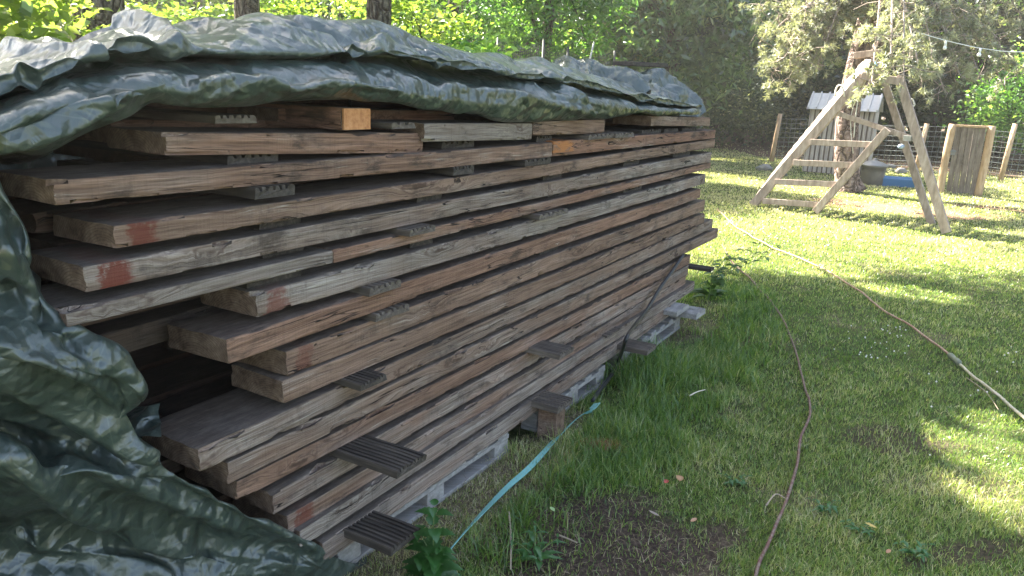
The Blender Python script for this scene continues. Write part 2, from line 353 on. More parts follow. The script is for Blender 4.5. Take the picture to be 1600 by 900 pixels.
# ------------------------------------------------------------------ timber stack
def beam_mesh(name, L, wd, t0, t1, seed, wob=1., step=.03, chip=1.):
    prof = []; r = .0042
    def side(a, b, n): return [(a[0]+(b[0]-a[0])*i/n, a[1]+(b[1]-a[1])*i/n) for i in range(n)]
    # unit profile: y in [0,1], z in [0,1]; corner inset handled per ring
    P = []
    for (a, b, n) in (((0, 1), (0, 0), 6), ((0, 0), (1, 0), 4), ((1, 0), (1, 1), 2), ((1, 1), (0, 1), 7)):
        for i in range(n):
            y, z = a[0]+(b[0]-a[0])*i/n, a[1]+(b[1]-a[1])*i/n
            if i == 0: P.append((y, z, 1, a, (b[0]-a[0], b[1]-a[1])))
            else: P.append((y, z, 0, a, None))
    n = int(L/step)+2; xs = np.linspace(0, L, n); xs = np.concatenate([[0, .004], xs[1:-1], [L-.004, L]])
    V = []; k = 0
    prof = []
    for (y, z, c, a, d) in P:
        if c:   # two points either side of the corner
            prof.append((y, z, 'pre')); prof.append((y, z, 'mid')); prof.append((y, z, 'post'))
        else: prof.append((y, z, ''))
    m = len(prof)
    yy = np.zeros((len(xs), m)); zz = np.zeros((len(xs), m)); xx = np.repeat(xs[:, None], m, 1)
    T = t0+(t1-t0)*xs/L
    q = np.arange(m)/m*math.tau
    wear = fbm(np.stack([xx*14, np.cos(q)[None]*2+0*xx, np.sin(q)[None]*2+seed*3.1+0*xx], -1), 4, seed)
    chipn = np.clip(wear-.5+.35*np.exp(-xx/.05), 0, 1)*.035*chip
    surf = fbm(np.stack([xx*5, np.cos(q)[None]*4+0*xx, np.sin(q)[None]*4+seed*1.7+0*xx], -1), 4, seed+9)*.0012
    for j, (y, z, kind) in enumerate(prof):
        oy = -1 if y == 0 else (1 if y == 1 else 0); oz = -1 if z == 0 else (1 if z == 1 else 0)
        Y = np.full(len(xs), y*wd); Z = z*T
        if kind:
            a = r*1.0; ins = chipn[:, j]
            cy, cz = -oy, -oz
            if kind == 'mid': Y = Y+cy*(a*.3+ins); Z = Z+cz*(a*.3+ins)
            else:
                # order of travel: front down, bottom back, back up, top to front
                nxt = {(0, 1): (0, -1), (0, 0): (1, 0), (1, 0): (0, 1), (1, 1): (-1, 0)}[(y, z)]
                prv = {(0, 1): (1, 0), (0, 0): (0, 1), (1, 0): (-1, 0), (1, 1): (0, -1)}[(y, z)]
                dd = nxt if kind == 'post' else prv
                Y = Y+dd[0]*(a*1.4+ins); Z = Z+dd[1]*(a*1.4+ins)
        else:
            Y = Y+oy*surf[:, j]; Z = Z+oz*surf[:, j]
        yy[:, j] = Y; zz[:, j] = Z
    # whole-board warp
    wz = vn(np.stack([xs*.55, xs*0+seed*2.3, xs*0], -1), seed)*.006*wob; wz = wz-(wz[0]+(wz[-1]-wz[0])*xs/L)
    wy = vn(np.stack([xs*.6, xs*0+seed*5.3, xs*0+4], -1), seed)*.008*wob
    zz += wz[:, None]; yy += wy[:, None]
    # rough-sawn ends
    e = vn(np.stack([yy*40, zz*60, yy*0+seed], -1), seed)*.004
    for i, k2 in ((0, 1), (-1, -2)):
        cy, cz = yy[k2].mean(), zz[k2].mean()
        yy[i] = cy+(yy[i]-cy)*.985; zz[i] = cz+(zz[i]-cz)*.94
    tilt = (vn(np.array([[seed*1.3, 2., 1.]]), 3)[0])*.05
    for i in (0, 1): xx[i] += e[i]+tilt*yy[i]
    V = np.stack([xx, yy, zz], -1).reshape(-1, 3)
    nr = len(xs); base = np.arange(nr-1)[:, None]*m+np.arange(m)[None]; nx = np.arange(nr-1)[:, None]*m+(np.arange(m)[None]+1) % m
    Q = np.stack([base, nx, nx+m, base+m], -1).reshape(-1, 4)
    c0, c1 = len(V), len(V)+1
    V = np.vstack([V, [xx[0].mean(), yy[0].mean(), zz[0].mean()], [xx[-1].mean(), yy[-1].mean(), zz[-1].mean()]])
    T3 = [(c0, (j+1) % m, j) for j in range(m)]+[(c1, (nr-1)*m+j, (nr-1)*m+(j+1) % m) for j in range(m)]
    me = fast_mesh(name, V, Q[:, ::-1], [t[::-1] for t in T3], smooth=True)
    try: me.set_sharp_from_angle(angle=R(50))
    except Exception: pass
    return me
def place_beam(P0, P1, wd, t0, t1, label, group, tone, seed, red=0., fresh=0., dark=0., wob=1., name='timber_beam', cat='beam'):
    L = float(np.linalg.norm(P1-P0)); X = (P1-P0)/L; Zu = np.array([0, 0, 1.]); Y = np.cross(Zu, X); Y /= np.linalg.norm(Y); Z = np.cross(X, Y)
    me = beam_mesh(name, L, wd, t0, t1, seed, wob)
    o = link(name, me, BEAM); o.matrix_world = Matrix(((X[0], Y[0], Z[0], P0[0]), (X[1], Y[1], Z[1], P0[1]), (X[2], Y[2], Z[2], P0[2]), (0, 0, 0, 1)))
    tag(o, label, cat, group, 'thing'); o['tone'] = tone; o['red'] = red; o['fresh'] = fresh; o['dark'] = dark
    return o
GB = 'long timber beams laid in the front face of the stack'
# key: (xl, ytop, ybot, xr, ytop, ybot, p, width, tone, red, fresh, label)
BE = {
 1: (90, 287, 322, 862, 221, 245, -1.6, .245, .28, 0, 0, 'long reddish brown beam of the first full layer, its end at the left edge'),
 2: (180, 354, 389, 1117, 217, 230, -1.6, .235, .22, .9, 0, 'second full-length beam from the top, brown with a red paint dab on its left end'),
 3: (138, 421, 458, 1111, 237, 253, -1.6, .24, .68, 1., 0, 'pale weathered beam with a big red paint dab on its left end, third layer down'),
 4: (104, 486, 512, 519, 390, 411, -1.6, .24, 1.05, 0, 0, 'short whitish flaking beam with a ringed knot whose left end runs behind the hanging tarp'),
 5: (403, 460, 497, 1102, 273, 287, -1.6, .23, .82, .7, 0, 'grey stained beam with dark blotches and a red left end, fifth layer down'),
 6: (355, 530, 569, 1093, 296, 309, -1.6, .235, .12, 0, 0, 'reddish brown beam jutting out far left above the dark hollow, sixth layer down'),
 7: (450, 553, 589, 1100, 313, 329, -1.6, .225, .2, .5, 0, 'brown beam whose set-back left end sits right under the jutting sixth beam'),
 8: (442, 597, 631, 1100, 334, 348, -1.6, .225, .2, 0, 0, 'dark brown beam with a blackened left end, eighth layer down'),
 9: (314, 708, 739, 1114, 343, 357, -1.6, .25, .5, 0, 0, 'greyish beam showing its broad dusty top, sticking out farthest at lower left'),
 10: (359, 729, 758, 1121, 357, 371, -1.6, .24, .42, 0, 0, 'brown beam directly below the broad dusty one, its right end reaching farthest'),
 11: (373, 758, 784, 1077, 398, 412, -1.612, .24, .3, 0, 0, 'brown beam resting on the ribbed strips that stick out, fifth layer from the pallets'),
 12: (429, 777, 805, 1075, 414, 430, -1.612, .24, .62, 0, 0, 'greyish beam just beneath the upper row of jutting ribbed strips'),
 13: (452, 812, 838, 1072, 431, 447, -1.612, .24, .5, .8, 0, 'thin brown beam with a faded red left end, third layer from the pallets'),
 14: (470, 834, 858, 1084, 440, 453, -1.59, .24, .9, 0, 0, 'rough splintery whitish beam, second from the bottom of the stack'),
 15: (505, 851, 880, 1053, 474, 490, -1.585, .24, .78, 0, 0, 'lowest long beam, pale grey, lying right on the pallets'),
}
ZB = {}
for k, (xl, yt, yb, xr, yt2, yb2, p, wd, tone, red, fr, lab) in BE.items():
    A, B = onp(xl, yb, p), onp(xr, yb2, p); At, Bt = onp(xl, yt, p), onp(xr, yt2, p)
    t0, t1 = At[2]-A[2], Bt[2]-B[2]; t0 = t0*.7+t1*.3; t1 = t1*.7+t0*.3
    if k >= 5: t0 += .005; t1 += .003
    sa, sb = A@D, B@D
    place_beam(A, B, wd, t0, t1, lab, GB, tone, k*7+1, red, fr)
    ZB[k] = (sa, A[2], t0, sb, B[2], t1)
def zlay(k, s, top=False):
    sa, za, ta, sb, zb, tb = ZB[k]; f = (s-sa)/(sb-sa); z = za+(zb-za)*f
    return z+((ta+(tb-ta)*f) if top else 0)
# continuation pieces in layers 1 and 4
def px_beam(xl, yt, yb, xr, yt2, yb2, p, wd, tone, seed, label, red=0, fresh=0, wob=1.):
    A, B = onp(xl, yb, p), onp(xr, yb2, p); At, Bt = onp(xl, yt, p), onp(xr, yt2, p)
    return place_beam(A, B, wd, At[2]-A[2], Bt[2]-B[2], label, GB, tone, seed, red, fresh, wob=wob)
px_beam(863.5, 221, 245, 1117, 203, 216, -1.6, .24, .22, 131, 'brown beam with a fresh orange scar, right half of the first full layer', fresh=1)
px_beam(520.5, 390, 411, 1111, 254, 263, -1.602, .24, .3, 137, 'thinner brown beam butted against the whitish flaking one, running on to the right end')
px_beam(262, 207, 243, 661, 208, 239, -1.62, .25, .35, 141, 'short golden brown beam with cracked split front, loose on top at the left', wob=.4)
px_beam(662.5, 192.5, 222, 831, 192.5, 218, -1.6, .24, 1.1, 149, 'short silver grey beam end to end between two brown ones on top of the stack', wob=.3)
px_beam(833, 190, 212, 944.5, 186.5, 208, -1.6, .24, .22, 151, 'short brown beam with rounded right end, right of the grey one on top', wob=.3)
px_beam(1017, 181, 197, 1109, 183.5, 197, -1.6, .24, .25, 157, 'short brown beam at the far right top, under the end of the tarp', wob=.3)
# rows behind the front one
srt = {1: 1.35, 2: .97, 3: 1.02, 4: 1.25, 5: .95, 6: .98, 7: 1.95, 8: 1.9, 9: 1.75, 10: 1.35, 11: 1.22, 12: 1.45, 13: 1.35, 14: 1.5, 15: 1.45}
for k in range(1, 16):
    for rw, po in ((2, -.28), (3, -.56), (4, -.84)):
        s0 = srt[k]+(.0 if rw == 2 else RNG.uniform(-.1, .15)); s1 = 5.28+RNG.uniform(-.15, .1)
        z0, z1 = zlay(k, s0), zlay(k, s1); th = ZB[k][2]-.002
        place_beam(W(s0, -1.6+po, z0), W(s1, -1.6+po, z1), .235, th, ZB[k][5], ('shade-tinted dark beam in the row right behind the front row, partly seen in the gaps' if rw == 2 else 'weathered shade-tinted beam deep in the back rows of the stack'),
                   'beams in the row behind the front row' if rw == 2 else 'beams in the back rows of the stack', float(RNG.uniform(.1, .6)), k*11+rw*3, 0, 0, .62)  # rear beams take the painted inner shade
place_beam(W(1.22, -1.93, 1.42), W(2.3, -1.93, 1.42), .22, .06, .06, 'beam end peeking out behind the golden brown beam under the tarp', 'beams under the tarp on top of the stack', .3, 301, wob=.3)
place_beam(W(1.7, -1.84, 1.475), W(2.62, -1.84, 1.465), .2, .04, .04, 'flat reddish board lying behind the golden brown beam under the tarp', 'beams under the tarp on top of the stack', .2, 303, fresh=.0, wob=.3)

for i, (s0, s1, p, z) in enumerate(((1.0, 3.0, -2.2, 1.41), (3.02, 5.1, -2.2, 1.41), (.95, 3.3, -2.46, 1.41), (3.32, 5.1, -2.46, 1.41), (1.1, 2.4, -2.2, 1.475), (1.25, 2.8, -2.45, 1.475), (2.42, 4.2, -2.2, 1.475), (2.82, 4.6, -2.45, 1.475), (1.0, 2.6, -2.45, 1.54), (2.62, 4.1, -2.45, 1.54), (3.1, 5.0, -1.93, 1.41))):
    place_beam(W(s0, p, z), W(s1, p, z), .235, .06, .06, 'weathered shade-tinted beam deep in the back rows of the stack', 'beams in the back rows of the stack', .3, 500+i*3, wob=.3, dark=.2)  # added to fill and darken the gap beneath the tarp
# ribbed spacer strips (decking offcuts laid crosswise)
def strip_mesh(wd, th, ln, ribs=7):
    # x along stack (width), y into the stack (length), z up; ribbed top
    prof = [(0, 0), (0, th*.8)]; u = wd/ribs
    for i in range(ribs):
        prof += [(i*u+u*.12, th), (i*u+u*.62, th)]
        if i < ribs-1: prof += [(i*u+u*.72, th*.62), (i*u+u*1.0, th*.62)]
    prof += [(wd, th*.8), (wd, 0)]
    m = len(prof); n = 14; V = []
    for j in range(n+1):
        y = ln*j/n
        for (x, z) in prof: V.append((x+.002*math.sin(j*1.3), y+.003*math.sin(x*90+z*200)*(j == 0), z))
    F_ = [(j*m+i, j*m+(i+1) % m, (j+1)*m+(i+1) % m, (j+1)*m+i) for j in range(n) for i in range(m)]
    F_ += [tuple(range(m))[::-1], tuple(n*m+i for i in range(m))]
    me = bpy.data.meshes.new('spacer_strip'); me.from_pydata(V, [], F_); me.update(); return me
def place_strip(s, p_out, z, wd, th, ln, label, group, mat=RIB, ribs=7, yaw=0., drop=0.):
    o = link('spacer_strip', strip_mesh(wd, th, ln, ribs), mat)
    P = W(s, p_out, z); X = D*math.cos(yaw)+N*math.sin(yaw); Y = -N*math.cos(yaw)+D*math.sin(yaw); Y = Y+np.array([0, 0, drop]); Y /= np.linalg.norm(Y); Z = np.cross(X, Y)
    o.matrix_world = Matrix(((X[0], Y[0], Z[0], P[0]), (X[1], Y[1], Z[1], P[1]), (X[2], Y[2], Z[2], P[2]), (0, 0, 0, 1)))
    return tag(o, label, 'spacer strip', group)
ordn = ['first', 'second', 'third', 'fourth', 'fifth', 'sixth', 'seventh', 'eighth', 'ninth', 'tenth']
lay = {0: 'under the short loose top beams', 1: 'under the first full layer', 2: 'under the second full layer', 3: 'under the pale red-dabbed third layer',
       4: 'under the flaking fourth layer', 5: 'under the grey stained fifth layer', 6: 'under the jutting sixth-layer beam', 7: 'under the seventh layer', 8: 'under the eighth layer', 13: 'under the third layer from the pallets'}
GAP = {0: [(355, 435, 246, 0), (690, 740, 228, 0), (838, 862, 213, .0), (920, 960, 209, .02), (962, 991, 206, .03), (1003, 1033, 203, .0), (1038, 1060, 201, 0), (1066, 1088, 200, 0)],
       1: [(398, 460, 297, .015), (708, 740, 264, .005), (820, 861, 249, .01), (988, 1004, 230, .0)],
       2: [(405, 470, 352, -.01), (651, 690, 315, .0), (848, 877, 277, 0), (974, 999, 255, 0), (1052, 1077, 242, 0)],
       3: [(410, 476, 398, -.02), (640, 680, 361, .05), (856, 887, 307, 0)],
       4: [(385, 470, 437, -.01), (640, 675, 386, 0), (843, 887, 335, .03), (974, 1002, 301, 0), (1049, 1069, 280, 0)],
       5: [(577, 627, 447, .03), (843, 871, 367, 0)], 6: [(587, 640, 485, .02), (843, 871, 396, 0)],
       8: [(851, 867, 457, .0)], 7: [(822, 842, 438, 0)], 13: [(950, 972, 510, .02)]}
for g, lst in GAP.items():
    for i, (x0, x1, y, pr) in enumerate(lst):
        po = -1.598+(pr if pr > .001 else pr-.04); s0, s1 = onp(x0, y, po)@D, onp(x1, y, po)@D; sm = (s0+s1)/2
        if g == 0: z1_ = onp((x0+x1)/2, y, po)[2]; zt = zlay(1, sm, True) if sm < 5.6 else z1_; z = zt+.001; th = .024
        else:
            zt = zlay(g+1, sm, True); zb = zlay(g, sm); z = zt+.0005; th = min(.03, max(.012, zb-zt-.001)); z = max(z, zb-th-.001)
        nm = ordn[i]+' from the left' if len(lst) > 1 else 'small and single'
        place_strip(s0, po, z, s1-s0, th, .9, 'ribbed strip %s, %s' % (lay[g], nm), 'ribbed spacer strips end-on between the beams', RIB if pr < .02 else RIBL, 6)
GJ = 'ribbed spacer strips jutting out of the stack over the grass'
place_strip(1.685, -1.365, zlay(12, 1.7, True)+.006, .15, .026, .9, 'wide black ribbed strip jutting out left of centre, the upper and leftmost of its row', GJ, RIB, 8)
place_strip(2.935, -1.45, zlay(12, 3, True)+.004, .145, .026, .9, 'brown ribbed strip jutting out halfway along, upper row', GJ, RIBL, 8)
place_strip(5.28, -1.46, .405, .09, .025, .5, 'thin dark board jutting out below the overhanging right beam ends', GJ, RIB, 3)
place_strip(1.68, -1.385, .145, .155, .028, .9, 'black ribbed strip with dry straw on it, lowest left near the nettle', GJ, RIB, 8)
place_strip(2.93, -1.44, .172, .16, .03, .9, 'ribbed strip propped on a block above the pallet, lower middle', GJ, RIBL, 8)
s6 = gnd(996, 546, .19)@D; place_strip(s6-.03, -1.40, .175, .15, .03, .5, 'greyish ribbed strip jutting out low near the black strap', GJ, RIBL, 7)
s8 = onp(1058, 473, -1.6)@D; place_strip(s8-.05, -1.44, .13, .2, .045, .5, 'pale grey board end jutting out at the lowest right corner of the stack', GJ, PAL, 2)
place_strip(s8-.3, -1.5, .2, .25, .035, .5, 'pale grey board end below the splintery beam at the right corner', GJ, PAL, 2)
s5 = onp(575, 583, -1.6)@D; place_strip(onp(563, 583, -1.52)@D, -1.52, zlay(9, s5, True)+.001, .125, .022, .8, 'black ribbed strip with a little moss sticking out above the broad dusty beam', GJ, RIB, 7)
b = MB(); b.box(W(3.02, -1.515, .085), D*.045, N*.05, np.array([0, 0, .085])); o = b.build('support_block', BEAM, bevel=.004); setorigin(o, W(3., -1.53, .02)); tag(o, 'square wooden block holding up the lower middle ribbed strip', 'block'); o['tone'] = .4; o['red'] = 0.; o['fresh'] = 0.; o['dark'] = 0.
# sticks under the tarp on top
place_strip(onp(336, 187, -1.63)@D, -1.63, 1.487, .13, .02, .7, 'flat grey ribbed strip lying on the golden brown beam under the tarp edge', 'spacer strips on top of the stack', RIBL, 6)
place_strip(onp(612, 188, -1.60)@D, -1.60, 1.462, .12, .02, .7, 'grey strip on top beside the orange sawn block, under the tarp edge', 'spacer strips on top of the stack', RIBL, 3)
ob = place_beam(W(0, 0, 0), W(.5, 0, 0), .12, .065, .065, 'freshly sawn block with a bright orange end, poking out from under the tarp', None, .2, 401, wob=0)
s_o = onp(538, 187, -1.6)@D; ob.matrix_world = Matrix.Translation(tuple(W(s_o+.0, -1.62, 1.462))) @ Matrix(((-N[0], -D[0], 0, 0), (-N[1], -D[1], 0, 0), (0, 0, 1, 0), (0, 0, 0, 1))) 
ob.name = 'sawn_block'; ob['category'] = 'block'
FR = mat_simplewood('fresh_sawn_end', [(.34, .13, .05), (.52, .235, .10), (.62, .33, .16)], (20, 60, 60))
ob.matrix_world = Matrix.Translation(tuple(W(s_o+.12, -1.61, 1.462))) @ Matrix(((-N[0], -D[0], 0, 0), (-N[1], -D[1], 0, 0), (0, 0, 1, 0), (0, 0, 0, 1)))
eb = MB(); eb.box((-.004, .06, .0325), (.0035, 0, 0), (0, .058, 0), (0, 0, .031)); ee = eb.build('sawn_end', FR); ee.parent = ob

# pallets
def pallet(s0, s1, label, zt=.098):
    c = W((s0+s1)/2, -2.0, 0); root = empty('wooden_pallet', c, label, 'pallet', 'pallets under the stack')
    pf, pb = -1.592, -2.45; Lh = (s1-s0)/2; cs = (s0+s1)/2
    nb = max(4, int((s1-s0)/.14))
    for i in range(nb):
        b = MB(); s = s0+.05+(s1-s0-.1)*i/(nb-1); b.box(W(s, (pf+pb)/2, zt+.009), D*.043, N*(pf-pb)/2, np.array([0, 0, .009])); b.build('deck_board', PAL, root, bevel=.003)
    for p in (pf-.045, (pf+pb)/2, pb+.045):
        b = MB(); b.box(W(cs, p, zt-.0105), D*Lh, N*.045, np.array([0, 0, .010])); b.build('stringer_board', PAL, root, bevel=.003)
        for s in (s0+.06, cs, s1-.06):
            b = MB(); b.box(W(s, p, (zt-.02)/2), D*.055, N*.043, np.array([0, 0, (zt-.024)/2])); b.build('spacer_block', PAL, root, bevel=.003)
        b = MB(); b.box(W(cs, p+.003, .012), D*Lh, N*.045, np.array([0, 0, .010])); b.build('bottom_board', PAL, root, bevel=.003)
pallet(1.66, 2.76, 'bleached pallet under the near left part of the stack, one white foot showing')
pallet(3.02, 3.82, 'bleached pallet with open slats under the middle of the stack')
pallet(4.05, 5.12, 'grey pallet under the far right part of the stack')

# ------------------------------------------------------------------ tarpaulin
def crgrid(G, nu, nv):
    """G rows x cols x 3 control net -> dense catmull-rom surface"""
    def interp(A, n):
        m = len(A); t = np.linspace(0, m-1-1e-9, n); i = t.astype(int); f = (t-i).reshape((-1,)+(1,)*(A.ndim-1))
        a, b, c, d = A[np.maximum(i-1, 0)], A[i], A[i+1], A[np.minimum(i+2, m-1)]
        return .5*((2*b)+(c-a)*f+(2*a-5*b+4*c-d)*f**2+(-a+3*b-3*c+d)*f**3)
    A = interp(G, nv); return np.swapaxes(interp(np.swapaxes(A, 0, 1), nu), 0, 1)
def sheet(name, P, mat, parent, amp=1., folds=0., seed=0, fdir=None, edge=None, creases=(), camc=False):
    nv, nu = P.shape[:2]
    du = np.gradient(P, axis=1); dv = np.gradient(P, axis=0); nn = np.cross(du, dv); nn /= np.linalg.norm(nn, axis=-1, keepdims=True)+1e-9
    wp = P+np.stack([vn(P*3+7, seed), vn(P*3+17, seed+1), vn(P*3+27, seed+2)], -1)*.08
    a = (1-2*np.abs(vn(wp*3.6, seed+3)))*.012+(1-2*np.abs(vn(wp*8.3, seed+4, True)))*.0035+fbm(wp*20, 3, seed+5, True)*.0011
    if fdir is not None:
        g1_, g2_ = fdir[0]*.83+fdir[1]*.55, fdir[1]*.83-fdir[0]*.55
        q = np.stack([wp@g1_*.9, wp@g2_*4.2, wp[..., 2]*0+seed+5], -1); r_ = 1-2*np.abs(vn(q, seed+8)); a = a+np.sign(r_)*np.abs(r_)**1.5*(.020 if seed == 3 else .009)
    if fdir is not None:
        f1, f2 = fdir
        q = np.stack([wp@f1*1.2, wp@f2*9, wp[..., 2]*0+seed], -1); a = a+(1-2*np.abs(vn(q, seed+6)))*folds
        q = np.stack([wp@f1*2.5, wp@f2*21, wp[..., 2]*0+seed], -1); a = a+(1-2*np.abs(vn(q, seed+7)))*folds*.35
    rr_ = np.random.default_rng(seed)
    for f, am in ((2.6, .010), (4.1, .009), (6.3, .006), (9.0, .004)):
        d = rr_.normal(0, 1, 3); d /= np.linalg.norm(d); ph = wp@d*f+.8*vn(wp*1.7+rr_.uniform(0, 9), seed+11); tw = np.abs((ph % 1)-.5)*2
        a = a+(tw-.5)*am*2*np.clip(vn(wp*2.3+rr_.uniform(0, 9), seed+12)+.55, 0, 1)
    a = a*amp
    if edge is not None: a = a*edge
    SS, ZZ = P@D, P[..., 2]
    if camc:      # spread the fold lines over a curved sheet by bearing and elevation seen from the near side
        V_ = P-CAM; dz = V_@fw; SS, ZZ = V_@rt/dz*1.6, V_@up/dz*1.6
    for pts, wd_, dp_ in creases:
        C2 = [((q@D, q[2]) if not camc else (q[0], q[1])) for q in smoothpath([(onp(x, y, -1.55) if not camc else np.array([(x-800)/F*1.6, (450-y)/F*1.6, 0])) for x, y in pts], 5)]; best = np.full(SS.shape, 9.); sg_ = np.ones(SS.shape)
        for (x0, y0), (x1, y1) in zip(C2[:-1], C2[1:]):
            dx, dy = x1-x0, y1-y0; L2 = dx*dx+dy*dy+1e-9; t_ = np.clip(((SS-x0)*dx+(ZZ-y0)*dy)/L2, 0, 1); ex, ey = SS-x0-t_*dx, ZZ-y0-t_*dy; dd_ = np.hypot(ex, ey); m_ = dd_ < best
            best = np.where(m_, dd_, best); sg_ = np.where(m_, np.sign(dx*ey-dy*ex), sg_)
        sd_ = best*sg_; prof_ = -np.exp(-(sd_/wd_)**2)+.75*np.exp(-((sd_-1.7*wd_)/(1.1*wd_))**2)
        a = a+dp_*prof_*(1. if camc else ((P@N) > -1.95))
    P = P+nn*a[..., None]
    V = P.reshape(-1, 3)-np.array(parent.location)
    idx = np.arange(nu*nv).reshape(nv, nu)
    Q = np.stack([idx[:-1, :-1], idx[:-1, 1:], idx[1:, 1:], idx[1:, :-1]], -1).reshape(-1, 4)
    me = fast_mesh(name, V, Q, None, smooth=True)
    o = link(name, me, mat, parent); return o
tarp = empty('tarpaulin', W(1.2, -1.9, 1.4), 'crumpled dark green tarpaulin bunched on top of the stack and hanging down its left end', 'tarpaulin')
X_ = [-230, -110, 0, 60, 120, 200, 240, 300, 400, 500, 600, 700, 800, 900, 1000, 1060, 1096]
rows = [ # offset from face plane, y per station
 (-.27, [156, 121, 82, 65, 49, 26, 34, 38, 20, 23, 36, 72, 84, 106, 140, 156, 165]),
 (-.17, [184, 149, 99, 82, 63, 41, 39, 51, 30, 36, 48, 74, 92, 112, 144, 158, 166]),
 (-.07, [208, 173, 118, 103, 83, 55, 53, 65, 52, 59, 68, 88, 103, 120, 148, 160, 167]),
 (.0,   [230, 190, 138, 118, 95, 72, 68, 80, 84, 84, 82, 100, 115, 128, 152, 162, 168]),
 (-.13, [240, 200, 148, 126, 103, 88, 86, 89, 92, 91, 88, 106, 120, 133, 155, 164, 169]),
 (-.03, [250, 215, 166, 140, 117, 107, 103, 102, 98, 96, 97, 115, 127, 139, 158, 166, 170]),
 (.055, [270, 235, 190, 165, 140, 125, 120, 122, 120, 118, 118, 133, 142, 149, 164, 169, 172]),
 (.075, [290, 255, 218, 200, 170, 150, 143, 148, 145, 140, 144, 160, 168, 168, 173, 176, 176]),
 (.02,  [305, 275, 240, 238, 208, 175, 158, 164, 163, 157, 166, 183, 190, 190, 182, 181, 178]),
 (-.12, [300, 270, 236, 234, 204, 172, 155, 160, 158, 152, 160, 176, 183, 182, 176, 177, 176])]
G = np.zeros((len(rows)+2, len(X_), 3))
for j, (off, ys) in enumerate(rows):
    for i, (x, y) in enumerate(zip(X_, ys)):
        k = 1. if x < 900 else max(.45, 1-(x-900)/360)
        G[j+2, i] = onp(x, y, -1.6+off*k)
for i in range(len(X_)):
    q = G[2, i]; G[1, i] = q-N*.17-np.array([0, 0, .055]); G[0, i] = q-N*.90-np.array([0, 0, .42])
P = crgrid(G, 1000, 340)
fx = D/np.linalg.norm(D); fz = np.array([0, 0, 1.])*.8-N*.6
CR = [(((95, 124), (150, 98), (195, 62), (224, 24)), .016, .020), (((50, 118), (120, 88), (185, 50)), .014, .018), (((-60, 215), (0, 184), (45, 166), (88, 136), (132, 119)), .013, .015),
      (((232, 92), (290, 72), (335, 52), (348, 14)), .016, .030), (((560, 30), (600, 62), (650, 70), (700, 92)), .018, .022), (((585, 90), (660, 62), (720, 82), (800, 112), (860, 128)), .015, .022),
      (((700, 128), (780, 140), (850, 160), (930, 178)), .02, .018), (((10, 236), (60, 214), (110, 192), (160, 160)), .014, .02), (((400, 120), (450, 138), (520, 128), (610, 140)), .014, .014), (((300, 132), (360, 124), (430, 134)), .012, .016),
      (((880, 112), (910, 150), (925, 182)), .02, .024), (((420, 30), (480, 46), (560, 62)), .016, .020), (((60, 205), (110, 170), (150, 150), (190, 148)), .012, .009), (((100, 55), (140, 62), (180, 80)), .012, .012)]
s1_ = sheet('cover_sheet', P, TARP, tarp, .65, .005, 3, (fx, fz), creases=CR)
# hanging flap at the left end: right-hand edge and left column, rows top to bottom: (x, y, depth)
FE = [(-8, 225, 1.53, 205), (-2, 262, 1.53, 250), (22, 305, 1.54, 300), (52, 352, 1.56, 350), (66, 400, 1.57, 400), (74, 452, 1.60, 452), (135, 514, 1.64, 490), (200, 560, 1.70, 520), (222, 605, 1.73, 560), (212, 660, 1.76, 600),
      (248, 716, 1.86, 650), (305, 752, 1.97, 700), (400, 808, 2.18, 780), (490, 853, 2.40, 860), (566, 890, 2.60, 960), (560, 940, 2.62, 1080), (520, 1010, 2.6, 1200)]
dl = [1.38, 1.38, 1.39, 1.40, 1.41, 1.43, 1.45, 1.47, 1.50, 1.50, 1.52, 1.54, 1.58, 1.63, 1.68, 1.72, 1.75]
fr = [0, .25, .5, .72, .88, 1.0]
bul = {3: .03, 4: -.02, 5: .03, 6: -.04, 7: -.09, 8: -.10, 9: .03, 10: .08, 11: -.06, 12: -.03, 13: .06, 14: -.04, 15: .05}
G = np.zeros((len(FE), len(fr)+1, 3))
for j, (x, y, d_, yl) in enumerate(FE):
    for i, f in enumerate(fr):
        dd = dl[j]+(d_-dl[j])*(f**(1.3 if j < 6 else min(1.55, 1.3+.05*(j-5))))
        dd += bul.get(j, 0)*math.sin(math.pi*min(1, f*1.0)**1.4)
        if f == 1.0: dd += .03
        sag = 0
        G[j, i] = depth(-260+(x+260)*f, yl+(y-yl)*f+sag, dd)
    G[j, -1] = depth(x-22, y+(8 if j > 9 else -4), d_+.16)
P = crgrid(G, 420, 620)
P[..., 2] = np.maximum(P[..., 2], .006)
dirf = np.array(depth(300, 800, 2.0)-depth(0, 620, 1.5)); dirf /= np.linalg.norm(dirf); perp = np.cross(dirf, fw); perp /= np.linalg.norm(perp)
s2_ = sheet('hanging_flap', P, TARP, tarp, .85, .003, 21, (dirf, perp), camc=True, creases=[
    (((-80, 560), (0, 600), (90, 640), (190, 690), (235, 715)), .022, .035), (((-60, 690), (30, 720), (120, 800), (180, 828), (290, 862)), .024, .040), (((60, 850), (180, 870), (260, 900)), .02, .03),
    (((0, 640), (100, 700), (220, 770), (370, 830)), .018, .016), (((20, 455), (100, 500), (160, 560), (190, 610)), .02, -.018), (((-20, 320), (20, 400), (50, 470)), .02, .022),
    (((60, 560), (120, 600), (185, 650)), .016, .014), (((200, 720), (330, 790), (470, 870)), .02, -.012), (((210, 840), (330, 860), (450, 880)), .016, .016), (((120, 525), (180, 560), (205, 600)), .014, -.012)])
